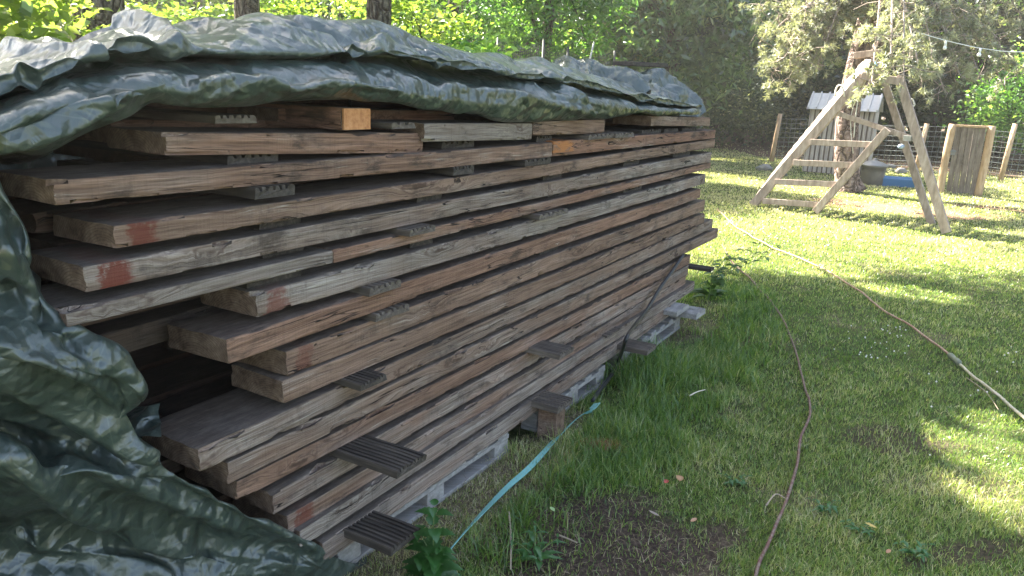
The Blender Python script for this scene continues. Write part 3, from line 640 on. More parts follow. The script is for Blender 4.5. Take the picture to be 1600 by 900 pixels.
# scrunched far corner on top, with the weighing-down board
cc = [(868, 103), (888, 95), (915, 98), (950, 107), (985, 107), (1015, 109), (1040, 116), (1070, 130), (1092, 148), (1099, 162)]
G = np.zeros((5, len(cc), 3))
for i, (x, y) in enumerate(cc):
    for j, (dy, off) in enumerate(((14, -1.0), (0, -.72), (5, -.5), (20, -.34), (38, -.22))): G[j, i] = onp(x, y+dy, -1.6+off)
P = crgrid(G, 260, 110); s3_ = sheet('bunched_corner', P, TARP, tarp, 2.4, .02, 41, (fz, fx))
# unseen sheet added over the left end and back to block light
pts = [(.74, -1.66), (.70, -2.1), (.72, -2.6), (.95, -2.92), (2.2, -2.95), (3.6, -2.93), (5.2, -2.95)]
G = np.zeros((5, len(pts), 3))
for i, (a_, c_) in enumerate(pts):
    for j, z_ in enumerate((1.50, 1.2, .8, .4, .04)): G[j, i] = W(a_-(.02*j if i < 3 else 0), c_-(.02*j if i > 2 else 0), z_)
P = crgrid(G, 500, 150); sheet('light_block_drape', P, TARP, tarp, 1., .02, 61, (fz, fx))
# a tucked bit of tarp inside the hollow
G = np.zeros((4, 4, 3))
for j in range(4):
    for i in range(4): G[j, i] = depth(190+i*20, 636+j*17-i*3, 2.02+.02*math.sin(j*1.9+i*2)-.05*j)
P = crgrid(G, 80, 80); sheet('tucked_corner', P, TARP, tarp, .8, .01, 51, (fx, fz))
b = MB(); A_, B_ = onp(973, 99, -2.3), onp(1030, 102, -2.3); b.beam(A_, B_, N, .16, .03); o = b.build('weight_board', RIB, bevel=.004); setorigin(o, A_); tag(o, 'black board lying on the far end of the tarp to weigh it down', 'board')

# ------------------------------------------------------------------ ground
def xy(px, dd): q = depth(px, 160, dd); return np.array([q[0], q[1], 0.])
def ell(x, y, c, a, b, ang=0.):
    dx, dy = x-c[0], y-c[1]; ca, sa = math.cos(ang), math.sin(ang); u = (dx*ca+dy*sa)/a; v = (-dx*sa+dy*ca)/b
    return 1-np.sqrt(u*u+v*v)
def sst(v, a, b): t = np.clip((v-a)/(b-a), 0, 1); return t*t*(3-2*t)
C_SOIL = gnd(955, 850); C_BARE2 = gnd(1390, 690); C_TW = gnd(1060, 515)
def masks(x, y):
    n = vn2(x, y, 3.2, 5, 4); nl = vn2(x, y, .8, 9, 3); sS = x*D[0]+y*D[1]; pS = x*N[0]+y*N[1]
    soil = sst(ell(x, y, C_SOIL, .60, .46, .3)+n*.40, .0, .45)
    soil = np.maximum(soil, .7*sst(ell(x, y, C_BARE2, .35, .22)+n*.4, .05, .4))
    soil = np.maximum(soil, .8*sst(ell(x, y, gnd(1500, 860), .5, .12, .3)+n*.4, .2, .5))
    soil = np.maximum(soil, sst(-pS-1.66+n*.03, 0, .1)*(sS < 5.4)*(sS > .6))
    straw = sst(.16-np.abs(pS+1.5)+n*.10+.08*(sS < 2.9), 0, .12)*(sS < 3.4)*(sS > .8)
    straw = np.maximum(straw, .8*sst(ell(x, y, C_TW, .5, .30, .9)+n*.35, .1, .5))
    straw = np.maximum(straw, .45*sst(n+nl*.6, .45, .9))
    sand = np.maximum(sst(ell(x, y, gnd(1395, 325), 1.7, .75, -.5)+n*.3, .0, .4), sst(ell(x, y, gnd(1560, 325), 1.2, .3, -.5)+n*.4, .1, .5))*.9
    f = (y-21.5)*4.6+(x-7.04)*3.0
    lit = np.maximum(sst(f/5.5+nl*.5, 0, 1.5)*(x > 7), sst((y-24+nl*2)/3, 0, 1))
    lit = np.maximum(lit, sst((-x-3.0)+nl*.5, 0, 2)*.7)
    return soil, straw, lit, sand
def hgt(x, y):
    r = np.hypot(x, y); return (vn2(x, y, 1.1, 31, 3)*.018+vn2(x, y, 9, 35, 2)*.004)*np.clip(1.2-np.abs(r-8)*0, 0, 1)
def axis(parts): return np.concatenate([np.arange(a, b, c) for a, b, c in parts]+[[parts[-1][1]]])
gx = axis([(-120, -60, 15), (-60, -10, 2.5), (-10, -2, .4), (-2, 5, .035), (5, 14, .12), (14, 60, 2), (60, 120, 15)])
gy = axis([(-60, 0, 5), (0, 1.5, .3), (1.5, 7, .035), (7, 14, .09), (14, 30, .25), (30, 80, 3), (80, 120, 10)])
GX, GY = np.meshgrid(gx, gy); so_, st_, li_, sa_ = masks(GX, GY)
V = np.stack([GX, GY, hgt(GX, GY)-.012-.012*sa_], -1).reshape(-1, 3); idx = np.arange(GX.size).reshape(GX.shape)
Q = np.stack([idx[:-1, :-1], idx[:-1, 1:], idx[1:, 1:], idx[1:, :-1]], -1).reshape(-1, 4)
go = link('ground', fast_mesh('ground', V, Q, None, True, {'soil': so_, 'straw': st_, 'litter': li_, 'sand': sa_}), mat_ground()); go['kind'] = 'structure'

# ------------------------------------------------------------------ grass
GRASS = mat_leaf('grass_blades', [(0, (.06, .125, .022)), (.3, (.13, .23, .04)), (.58, (.22, .31, .065)), (.75, (.38, .40, .15)), (.9, (.58, .53, .30)), (1, (.66, .60, .40))], .45, .4, .05)
def blades(name, X, Y, Hh_, Wd, rnd, bend, label_kind='stuff', flat=0., mat=GRASS, lift=0.):
    n = len(X); a = RNG.uniform(0, math.tau, n); bx, by = np.cos(a), np.sin(a); z0 = hgt(X, Y)-.008+lift
    lean = RNG.uniform(.15, 1., n)*bend; la = RNG.uniform(0, math.tau, n); lx, ly = np.cos(la)*lean, np.sin(la)*lean
    up_ = np.sqrt(np.clip(1-lean**2, .02, 1))
    if flat: up_ = up_*(1-flat)
    V = np.zeros((n, 5, 3)); w_ = Wd/2
    for k, (t, ww, l) in enumerate(((0, 1, 0), (.55, .8, .3), (1, 0, 1))):
        px_ = X+lx*Hh_*l*t*1.0+lx*Hh_*t*.4; py_ = Y+ly*Hh_*l*t+ly*Hh_*t*.4; pz_ = z0+Hh_*t*up_*(1-.25*l*lean)
        if k < 2:
            V[:, 2*k] = np.stack([px_-bx*w_*ww, py_-by*w_*ww, pz_], -1); V[:, 2*k+1] = np.stack([px_+bx*w_*ww, py_+by*w_*ww, pz_], -1)
        else: V[:, 4] = np.stack([px_, py_, pz_], -1)
    i = np.arange(n)*5
    Q = np.stack([i, i+1, i+3, i+2], -1); T = np.stack([i+2, i+3, i+4], -1)
    me = fast_mesh(name, V.reshape(-1, 3), Q, T, True, {'rnd': np.repeat(np.clip(rnd, 0, 1), 5)})
    return link(name, me, mat)
NB = 780000
az_ = RNG.uniform(R(-34), R(62), NB); r_ = np.exp(RNG.uniform(math.log(1.7), math.log(30), NB)); X, Y = r_*np.sin(az_), r_*np.cos(az_)
so_, st_, li_, sa_ = masks(X, Y); sS = X*D[0]+Y*D[1]; pS = X*N[0]+Y*N[1]
keep = (RNG.random(NB) > np.maximum.reduce([so_*.88, li_*.93, sa_*.8, st_*.45])) & ~((pS < -1.62) & (sS < 5.35) & (sS > .5)) & ~((pS < -2.6) & (sS < 6))
X, Y, r_, st_, sS, pS = X[keep], Y[keep], r_[keep], st_[keep], sS[keep], pS[keep]
patch = vn2(X, Y, 1.6, 51, 3); fine = vn2(X, Y, 7., 55, 3)
tuft = sst(.38-np.abs(pS+1.22)+fine*.25+.08*patch, 0, .35)*(sS > 2.0)*(sS < 6.2)
tuft = np.maximum(tuft, sst(ell(X, Y, gnd(985, 575), .48, .45)+fine*.3, 0, .4)*2.0)
tuft = np.maximum(tuft, .8*sst(ell(X, Y, gnd(1130, 455), .5, .5)+fine*.3, 0, .4))
hh = (.016+.016*RNG.random(len(X))+.010*np.clip(patch+fine, -.5, 1.5))*(1+.02*r_)+tuft*.10*RNG.random(len(X))
rnd = .50+.26*RNG.normal(0, 1, len(X))*.8+.16*patch+.10*fine+.3*st_-.22*np.clip(tuft, 0, 1)+.045*np.clip(r_-5.5, 0, 8)  # sunlit brightness painted in: blades grow paler with distance
gr = blades('lawn_grass', X, Y, np.clip(hh, .015, .4), np.maximum(.0028, .00085*r_)*(1+.3*np.clip(tuft, 0, 1)), rnd, .8); gr['kind'] = 'stuff'; gr['label'] = 'short green lawn grass with longer tufts against the stack'
# dry bits on the soil and along the pallets
n = 16000; az_ = RNG.uniform(R(-20), R(30), n*4); r_ = RNG.uniform(1.8, 6.5, n*4); X, Y = r_*np.sin(az_), r_*np.cos(az_); so_, st_, li_, sa_ = masks(X, Y)
pS = X*N[0]+Y*N[1]; keep = (RNG.random(n*4) < np.maximum(so_*.35, np.clip(st_, 0, .9))) & (pS > -1.75); X, Y = X[keep][:n], Y[keep][:n]
DRY = mat_leaf('dry_stalks', [(0, (.06, .04, .025)), (.4, (.17, .125, .075)), (.8, (.34, .27, .17)), (1, (.5, .43, .3))], .1, .6, .02)
dd_ = blades('dry_grass_litter', X, Y, RNG.uniform(.02, .09, len(X)), RNG.uniform(.0012, .003, len(X)), RNG.random(len(X)), 1., flat=.7, mat=DRY, lift=.012); dd_['kind'] = 'stuff'

# ------------------------------------------------------------------ foliage
def leaf_mesh(name, Cn, size, rnd, mat, aspect=.5, droop=0., parent=None, spread=1., up=.35, narrow=False):
    n = len(Cn); size = np.broadcast_to(size, n)*RNG.uniform(.6, 1.25, n)
    d = RNG.normal(0, 1, (n, 3)); d[:, 2] = d[:, 2]*.5-droop; d /= np.linalg.norm(d, axis=1, keepdims=True)
    nr = RNG.normal(0, 1, (n, 3)); nr[:, 2] += up*3; nr -= d*(nr*d).sum(1, keepdims=True); nr /= np.linalg.norm(nr, axis=1, keepdims=True)
    sd = np.cross(d, nr); L = size[:, None]; Wd = L*aspect
    V = np.stack([Cn-d*L*.5, Cn-d*L*.05+sd*Wd*.5+nr*L*.07, Cn+d*L*.5-nr*L*.08, Cn-d*L*.05-sd*Wd*.5+nr*L*.07], 1)
    i = np.arange(n)*4; T = np.concatenate([np.stack([i, i+1, i+2], -1), np.stack([i, i+2, i+3], -1)])
    off = np.zeros(3) if parent is None else np.array(parent.location)
    me = fast_mesh(name, (V-off).reshape(-1, 3), None, T, False, {'rnd': np.repeat(np.clip(rnd, 0, 1), 4)})
    return link(name, me, mat, parent)
def clumps(blobs, nl, rc=.28, flatten=.6, shell=.55):
    """blobs (centre, radii, clump count) -> leaf centres, clump tone, clump centres"""
    out = []; ton = []; cc = []
    for c, rr, k in blobs:
        u = RNG.normal(0, 1, (k, 3)); u /= np.linalg.norm(u, axis=1, keepdims=True); rad = RNG.random(k)**(1/3.)*(1-shell)+shell*RNG.random(k)**.3
        cen = np.array(c)+u*np.array(rr)*rad[:, None]; cc.append(cen)
        off = RNG.normal(0, 1, (k, nl, 3))*np.array([rc, rc, rc*flatten])*RNG.uniform(.5, 1.3, (k, 1, 1))
        out.append((cen[:, None]+off).reshape(-1, 3)); ton.append(np.repeat(RNG.normal(0, .21, k), nl))
    return np.concatenate(out), np.concatenate(ton), np.concatenate(cc)
GT = 'tall trees standing behind the timber stack'
BK_OAK = mat_bark('oak_bark', (.06, .05, .035), (.13, .11, .08), (.24, .21, .16))
BK_PINE = mat_bark('pine_bark', (.13, .085, .07), (.27, .19, .16), (.44, .35, .31), (7, 7, 2))
def tree(name, label, cat, base, tr, blobs, nl, size, mat, group=None, rc=.28, aspect=.5, droop=.1, bark=BK_OAK, limbs=8, base_t=.45, flatten=.6, up=.35, crown='crown', stem='trunk'):
    root = empty(name, base, label, cat, group)
    Cn, ton, cc = clumps(blobs, nl, rc, flatten)
    k = Cn[:, 2] > .05; Cn, ton = Cn[k], ton[k]
    if name == 'leafy_tree' and group == GT:      # gaps in the high crowns through which sun patches reach the lawn
        g_ = Cn-sundir*(Cn[:, 2:]/sundir[2]); gap = np.zeros(len(Cn))
        for (x, y, a_, c_) in ((1580, 715, .42, .26), (1610, 790, .35, .2), (1545, 655, .22, .14), (1420, 455, .5, .25), (1250, 415, .7, .4), (1330, 640, .12, .07)):
            gap = np.maximum(gap, sst(ell(g_[:, 0], g_[:, 1], gnd(x, y), a_*1.4, c_*1.7, -.5), 0, .45))
        k = RNG.random(len(Cn)) > gap*.97; Cn, ton = Cn[k], ton[k]
    leaf_mesh(crown, Cn, size, base_t+ton+RNG.normal(0, .12, len(Cn)), mat, aspect, droop, root, up=up)
    b = MB(); P = smoothpath([np.array(base)+np.array(q[:3]) for q in tr], 4); rr = np.interp(np.linspace(0, 1, len(P)), np.linspace(0, 1, len(tr)), [q[3] for q in tr])
    b.tube(P, list(rr), 12)
    for i in range(limbs):
        e = cc[RNG.integers(len(cc))]; j = int(len(P)*RNG.uniform(.45, .98)); s_ = P[min(j, len(P)-1)]; m = (s_+e)/2+np.array([0, 0, .25*np.linalg.norm(e-s_)*.5]); r0 = rr[min(j, len(rr)-1)]*.5
        b.tube(smoothpath([s_, m, e], 5), list(np.linspace(r0, r0*.2, 11)), 6)
    b.build(stem, bark, root, smooth=True); return root
L_LIME = mat_leaf('lime_leaves', [(0, (.08, .14, .025)), (.5, (.19, .28, .055)), (1, (.40, .45, .15))], .6, .4, .05)
L_MID = mat_leaf('mid_green_leaves', [(0, (.04, .10, .02)), (.5, (.11, .25, .05)), (1, (.30, .45, .11))], .62, .4, .05)
L_BLUE = mat_leaf('bluish_leaves', [(0, (.03, .065, .03)), (.5, (.11, .20, .075)), (.8, (.26, .35, .14)), (1, (.62, .62, .42))], .6, .4, .07)
L_DARK = mat_leaf('dark_leaves', [(0, (.02, .04, .014)), (.5, (.055, .095, .03)), (.85, (.16, .20, .07)), (1, (.36, .38, .2))], .5, .4, .05)
L_YEL = mat_leaf('yellowish_leaves', [(0, (.05, .08, .02)), (.5, (.12, .17, .045)), (1, (.34, .34, .15))], .5, .4, .05)
L_NEED = mat_leaf('pine_needles', [(0, (.09, .105, .065)), (.5, (.26, .27, .19)), (1, (.54, .53, .42))], .4, .5, .06)

# the three trees right behind the stack whose high crowns shade the foreground
def bl(px, dd, z, r, k): q = xy(px, dd); return ((q[0], q[1], z), r, k)
GT = 'tall trees standing behind the timber stack'
tree('leafy_tree', 'thick rough-barked tree trunk rising behind the tarp at the far left', 'tree', xy(163, 6.6), [(0, 0, 0, .26), (0, 0, 1.6, .21), (.05, .1, 3.5, .19), (.2, .3, 6, .13)],
     [((-3.2, 8.6, 5.9), (2.0, 2.2, 1.3), 130), ((-4.7, 5.7, 6.0), (1.8, 2.0, 1.2), 170), ((-3.0, 6.8, 6.3), (1.3, 1.3, 1.0), 50)], 90, .13, L_MID, GT, rc=.34, limbs=14)
tree('leafy_tree', 'slimmer brown trunk behind the tarp, second from the left', 'tree', xy(392, 8.5), [(0, 0, 0, .17), (0, 0, 1.8, .14), (.0, .1, 3.5, .13), (.1, .5, 7, .09)],
     [((-1.7, 10.4, 6.4), (2.1, 2.0, 1.4), 150)], 90, .13, L_MID, GT, rc=.34, limbs=12)
tree('leafy_tree', 'slim grey trunk behind the highest part of the tarp, third from the left', 'tree', xy(590, 8), [(0, 0, 0, .17), (0, 0, 1.6, .135), (.05, .1, 3.5, .12), (.2, .6, 7, .08)],
     [((-.4, 9.4, 5.6), (1.7, 1.9, 1.1), 120), ((.5, 12.0, 7.6), (1.6, 1.3, 1.2), 50)], 90, .13, L_MID, GT, rc=.34, limbs=12)
GS = 'bushes behind the timber stack'
def shrub(px, dd, z, rad, k, nl, size, mat, label, name='bush', rc=.2, group=GS, **kw):
    c = xy(px, dd); zz = z[0]; blobs = [((c[0], c[1], (z[0]+z[1])/2), (rad, rad*.8, (z[1]-z[0])/2), k)]
    return tree(name, label, kw.pop('cat', 'bush'), c, [(0, 0, 0, .05), (.05, 0, z[0]*.6+.3, .035), (.1, .1, z[1]*.7, .02)], blobs, nl, size, mat, group, rc=rc, limbs=10, **kw)
shrub(-15, 5.4, (1.2, 2.5), .8, 60, 45, .11, L_LIME, 'bright lime green leafy bush in the top left corner of the photo', rc=.17, base_t=.55, aspect=.62)
shrub(-90, 5.6, (.6, 2.6), .8, 40, 45, .11, L_LIME, 'lime green bush partly outside the left edge', rc=.17, base_t=.5, aspect=.62)
shrub(290, 9.6, (1.2, 2.9), .8, 60, 45, .11, L_LIME, 'lime green bush between the two leftmost trunks', rc=.17, base_t=.45, aspect=.55)
shrub(490, 9.8, (1.1, 3.0), .9, 70, 45, .10, L_LIME, 'yellow green bush between the second and third trunks', rc=.17, base_t=.4, aspect=.5)
shrub(650, 8.8, (1.0, 2.75), .7, 60, 50, .09, L_LIME, 'light green bush with small pale tips just right of the third trunk', rc=.16, base_t=.45)
shrub(742, 7.6, (.9, 2.18), .42, 40, 40, .10, L_MID, 'broad-leaved green shrub peeping over the tarp slope', rc=.13, base_t=.75, aspect=.4)
shrub(798, 6.6, (1.0, 1.98), .12, 8, 12, .10, L_LIME, 'small bright leafy sprig above the tarp slope', rc=.06, base_t=.6)
GB2 = 'trees and large bushes at the back of the garden'
def bigt(px, dd, z, rx, k, nl, size, mat, label, th=.16, **kw):
    c = xy(px, dd); kw.setdefault('rc', .34)
    return tree(kw.pop('name', 'leafy_tree'), label, kw.pop('cat', 'tree'), c, [(0, 0, 0, th), (.05, 0, z[1]*.4, th*.8), (.1, .1, z[1]*.8, th*.4)],
                [((c[0], c[1], (z[0]+z[1])/2), (rx, rx*.8, (z[1]-z[0])/2), k)], nl, size, mat, GB2, limbs=12, **kw)
bigt(700, 15, (1.2, 5.6), 2.0, 130, 90, .15, L_MID, 'dark green tree behind the light green bushes, left of centre', base_t=.55, aspect=.3, droop=.5)
bigt(845, 16, (1.6, 5.4), 1.5, 130, 80, .20, L_MID, 'vivid green tree with narrow drooping leaves in the middle background', base_t=.5, aspect=.28, droop=.5)
bigt(560, 18, (.5, 6), 2.6, 130, 90, .18, L_MID, 'green tree far behind the tarp summit', base_t=.5)
bigt(300, 16, (.5, 6), 3.2, 130, 90, .18, L_LIME, 'sunlit yellow green tree far behind the left trunks', base_t=.35)
bigt(60, 15, (.5, 6), 3.2, 110, 90, .18, L_LIME, 'sunlit yellow green tree far behind the top left corner', base_t=.45)
bigt(945, 21, (.6, 6), 1.8, 130, 80, .15, L_YEL, 'pale yellowish tree between the vivid green tree and the big bluish one', base_t=.55)
bigt(1040, 20, (1.2, 7), 2.3, 230, 75, .25, L_BLUE, 'big bluish green tree with drooping leaves behind the far end of the stack', base_t=.5, aspect=.36, droop=.6, th=.22)
bigt(1160, 28, (1.2, 8.2), 2.2, 190, 75, .27, L_BLUE, 'bluish green tree left of the pine, its branches reaching low', base_t=.42, aspect=.36, droop=.6, th=.22)
bigt(1085, 25, (.1, 3.4), 2.8, 190, 90, .13, L_DARK, 'dark undergrowth bush beyond the right end of the tarp', base_t=.5, name='bush', cat='bush', th=.06)
bigt(1200, 27, (.1, 3.2), 2.2, 170, 90, .13, L_DARK, 'olive brown undergrowth bush just left of the shed', base_t=.62, name='bush', cat='bush', th=.06)
bigt(1290, 26, (.8, 6.5), 2.8, 170, 90, .19, L_DARK, 'dark leafy tree behind the shed', base_t=.45)
bigt(1400, 25, (1.0, 6.5), 2.6, 170, 90, .19, L_DARK, 'dark tree behind the climbing frame', base_t=.35)
bigt(1500, 24, (.9, 6.5), 2.6, 180, 90, .19, L_DARK, 'dark spreading tree behind the panel on posts', base_t=.4)
bigt(1590, 21, (.4, 3.2), 1.3, 90, 80, .14, L_MID, 'fresh green bush at the right edge behind the wire fence', base_t=.6, name='bush', cat='bush', th=.05)
bigt(1690, 22, (.3, 7), 3, 160, 90, .2, L_DARK, 'dark tree at the right edge of the garden', base_t=.4)
# far wood
n = 90000; a = RNG.uniform(R(-60), R(60), n); rr = RNG.uniform(33, 52, n); z = RNG.random(n)**1.1*21
dens = fbm(np.stack([a*14, z*.35, rr*.1], -1), 3, 77)
k = dens > -.35; Cn = np.stack([rr*np.sin(a), rr*np.cos(a), z], -1)[k]; Cn[:, 2] += vn(np.stack([a*8, a*0, a*0], -1), 4)[k]*.5; Cn = Cn[Cn[:, 2] > .1]
fo = leaf_mesh('far_wood', Cn, .75, .38+.3*fbm(Cn*.35, 3, 9)+RNG.normal(0, .14, len(Cn)), L_DARK, .6, .2); fo['kind'] = 'stuff'; fo['label'] = 'distant woodland closing off the view'
for i in range(26):
    a = R(-38+i*3.1)+RNG.normal(0, .02); rr = RNG.uniform(29, 34); b = MB(); c = np.array([rr*math.sin(a), rr*math.cos(a), 0]); h = 12
    b.tube(smoothpath([c, c+np.array([RNG.normal(0, .15), 0, 4]), c+np.array([RNG.normal(0, .3), 0, h])], 4), list(np.linspace(.2, .1, 9)), 8)
    o = b.build('tree_trunk', BK_OAK, None, True); setorigin(o, c); tag(o, 'dark bare trunk standing at the front of the far wood', 'tree', 'trunks at the edge of the far wood')

# ------------------------------------------------------------------ pine with hanging branches
pb = gnd(1326, 298); pn = np.array([0, 1., 0])
root = empty('pine_tree', pb, 'big leaning pine with reddish bark beside the climbing frame, pale needles hanging over it', 'tree')
def tp(x, y, dz=0): return onplane(x, y, pb+np.array([0, dz, 0]), pn)
path = [pb, tp(1322, 250), tp(1324, 190), tp(1333, 130), tp(1349, 60), tp(1362, 0), tp(1385, -120), tp(1395, -260)]
b = MB(); P = smoothpath(path, 6); b.tube(P, list(np.interp(np.linspace(0, 1, len(P)), [0, .06, .2, .5, .75, 1], [.32, .225, .21, .185, .165, .12])), 18); b.build('trunk', BK_PINE, root, True)
b = MB(); P2 = smoothpath([tp(1342, 150, .12), tp(1358, 110, .2), tp(1376, 60, .3), tp(1405, -60, .5), tp(1440, -240, .8)], 6); b.tube(P2, list(np.linspace(.12, .08, len(P2))), 12); b.build('second_stem', BK_PINE, root, True)
TW = mat_simplewood('twig_bark', [(.12, .09, .07), (.26, .21, .17), (.40, .34, .28)], (20, 20, 20))
ends = [(1185, 68, 12.6), (1200, 108, 12.2), (1225, 90, 12), (1250, 60, 12.3), (1262, 112, 12.4), (1290, 78, 12.6), (1215, 30, 13), (1180, 20, 13.4), (1300, 30, 12.5), (1255, 15, 12.2), 
         (1392, 84, 10.1), (1412, 118, 10.1), (1440, 128, 10.3), (1362, 128, 10.1), (1205, 118, 12.4), (1232, 122, 12.2), (1250, 92, 12.1), (1278, 100, 12.3), (1462, 108, 11.6), (1475, 140, 12), (1500, 118, 12.3), (1535, 128, 12.6), (1425, 80, 11.8), (1450, 60, 12),
        (1490, 78, 12.4), (1520, 50, 12.6), (1560, 60, 12.8), (1590, 100, 13), (1420, 25, 12), (1470, 15, 12.4), (1540, 10, 12.8), (1595, 25, 13), (1402, 10, 11.5), (1570, 135, 13.4), (1230, 50, 12.6)]
b = MB(); NC = []; ND = []
for i, (x, y, dd) in enumerate(ends):
    e = depth(x, y, dd); src = P[int(len(P)*RNG.uniform(.62, .88))]; mid = src*.45+e*.55+np.array([0, 0, RNG.uniform(.3, .7)]); q = smoothpath([src, mid, e], 9); m = len(q)
    b.tube(q, list(np.linspace(.035, .008, m)), 5)
    for j in range(m//4, m):
        for _ in range(3):
            dr = RNG.normal(0, 1, 3); dr[2] -= .25; dr /= np.linalg.norm(dr); ln = RNG.uniform(.15, .55)*(1.15-j/m*.4); t_ = q[j]+dr*ln; md_ = q[j]+dr*ln*.5+RNG.normal(0, .04, 3)
            b.tube([q[j], md_, t_], [.008, .006, .004], 4, False)
            if RNG.random() < .72:
                for f in (1, .8, .6): NC.append(t_*f+q[j]*(1-f)+RNG.normal(0, .03, 3)); ND.append(dr)
b.build('branches', TW, root)
NC, ND = np.array(NC), np.array(ND); kk = 34; n = len(NC)*kk
d = ND[:, None]*.9+RNG.normal(0, .75, (len(NC), kk, 3)); d /= np.linalg.norm(d, axis=-1, keepdims=True); d = d.reshape(-1, 3)
c0 = np.repeat(NC, kk, 0); ln = RNG.uniform(.05, .10, n)[:, None]; sd = np.cross(d, RNG.normal(0, 1, (n, 3))); sd /= np.linalg.norm(sd, axis=1, keepdims=True); wd = .0042
V = np.stack([c0+sd*wd, c0-sd*wd, c0+d*ln-sd*wd*.6, c0+d*ln+sd*wd*.6], 1).reshape(-1, 3)-np.array(root.location)
i = np.arange(n)*4; rnd = np.repeat(np.clip(np.repeat(RNG.normal(.5, .2, len(NC)), kk)+RNG.normal(0, .1, n), 0, 1), 4)
link('needles', fast_mesh('needles', V, np.stack([i, i+1, i+2, i+3], -1), None, False, {'rnd': rnd}), L_NEED, root)
print('leaves ok', n)

# ------------------------------------------------------------------ climbing frame
GA, GBp = gnd(1172, 320), gnd(1480, 365); ax = (GBp-GA)/np.linalg.norm(GBp-GA); an = np.array([-ax[1], ax[0], 0.])
if an@GA < 0: an = -an
FARD = float((gnd(1458, 350)-GBp)@an); 
def fp(x, y, off=0.): return onplane(x, y, GA+an*off, an)
root = empty('climbing_frame', fp(1330, 345), 'weathered wooden climbing frame with ramp, rungs and slanting legs on the sunlit lawn', 'climbing frame')
def fb(name, p, q, wd, th, off=0., mat=FRW, side=None, off2=None):
    b = MB(); P0, P1 = fp(*p, off), fp(*q, off if off2 is None else off2); b.beam(P0, P1, an if side is None else side, th, wd); return b.build(name, mat, root, bevel=.004)
zc = np.array([0, 0, -.03])
fb('leg', (1176, 321), (1350, 119), .125, .06)                 # near ramp rail
fb('leg', (1479, 364), (1404, 118), .115, .045)
fb('leg', (1456, 351), (1372, 98), .10, .045, FARD)
rl = fb('leg', (1190, 300), (1359, 92), .11, .06, FARD)
fb('strut', (1274, 331), (1387, 202), .10, .05, -.055)
fb('crossbar', (1306, 176), (1427, 217), .07, .045, .05, off2=.05)
for p, q in (((1266, 222), (1362, 226)), ((1240, 254), (1334, 258)), ((1211, 284), (1306, 288)), ((1192, 314), (1280, 320))): fb('rung', p, q, .085, .035, -.03)
fb('top_plank', (1347, 118), (1406, 127), .10, .05, -.04)
b = MB(); b.beam(fp(1337, 87, FARD), fp(1378, 82, FARD), an, .14, .09); b.build('ridge_beam', FRW, root, bevel=.004)
for x0, x1 in ((1352, 1362),): 
    b = MB(); b.beam(fp(1348, 119), fp(1357, 93, FARD), ax, .09, .04); b.build('top_plank', FRW, root, bevel=.004)
# ramp boards between the two left rails, climbing holds on them
b = MB()
for t in np.linspace(.06, .93, 17):
    A = fp(1176+(1350-1176)*t, 321+(119-321)*t); B = fp(1190+(1359-1190)*t, 300+(92-300)*t, FARD); b.beam(A+np.array([-.02, 0, .07]), B+np.array([-.02, 0, .07]), np.array([.6, 0, .8]), .11, .022)
b.build('ramp_boards', FRW, root, bevel=.003)
HOLD = mat_plain('climbing_hold_plastic', (.10, .12, .11), .5)
for i, t in enumerate(np.linspace(.08, .85, 9)):
    A = fp(1176+174*t, 321-202*t)+np.array([-.06, 0, .10])+an*(.15+.5*((i*37) % 10)/10); b = MB(); b.lathe(A-np.array([0, 0, .02]), [(.05, 0), (.045, .02), (.028, .04), (.0, .05)], 10); b.build('climbing_hold', HOLD, root, True)
ROPE = mat_plain('white_rope', (.62, .58, .5), .8); 
def loop(cx, cy, rx, ry, off, r=.012):
    pts = [fp(cx+rx*math.cos(a), cy-ry*math.sin(a), off) for a in np.linspace(-.2, math.pi+.2, 12)]; b = MB(); b.tube(pts, r, 6); return b
loop(1312, 148, 7, 15, -.06).build('grab_handle', ROPE, root, True); loop(1324, 148, 9, 14, FARD-.1).build('grab_handle', ROPE, root, True)
b = MB(); b.tube([fp(1416+q[0], q[1], FARD*.5) for q in ((0, 152), (10, 155), (13, 163), (8, 172), (-2, 174))], .012, 6); b.build('grab_handle', ROPE, root, True)
b = MB(); b.tube(smoothpath([fp(1355, 120), fp(1340, 160, .05), fp(1334, 215, .05)], 5), .008, 5); b.tube(smoothpath([fp(1351, 120), fp(1330, 180, .1), fp(1333, 240, .1)], 5), .006, 5); b.build('hanging_rope', ROPE, root, True)
BLU = mat_plain('blue_plastic', (.08, .20, .42), .35, var=.15); BLW = mat_plain('pale_blue_plastic', (.34, .40, .52), .4)
P0 = fp(1408, 229, -.10); b = MB(); 
for i in range(9):
    a0 = -math.pi/2+math.pi*i/8
    pass
b.tube([P0-an*.05, P0-an*.045, P0, P0+an*.045, P0+an*.05], [.01, .028, .034, .028, .01], 16); o = b.build('round_disc', BLW, root, True)
b = MB(); b.tube([fp(1366, 97, .3), fp(1369, 103, .3), fp(1368, 110, .3)], [.012, .025, .012], 8); o = b.build('blue_cloth', BLU, root, True)
b = MB(); q = fp(1420, 216, .02); b.box(q, ax*.05, an*.06, np.array([0, 0, .035])); b.build('metal_bracket', mat_plain('bracket_metal', (.35, .34, .32), .4, .6), root, bevel=.005)

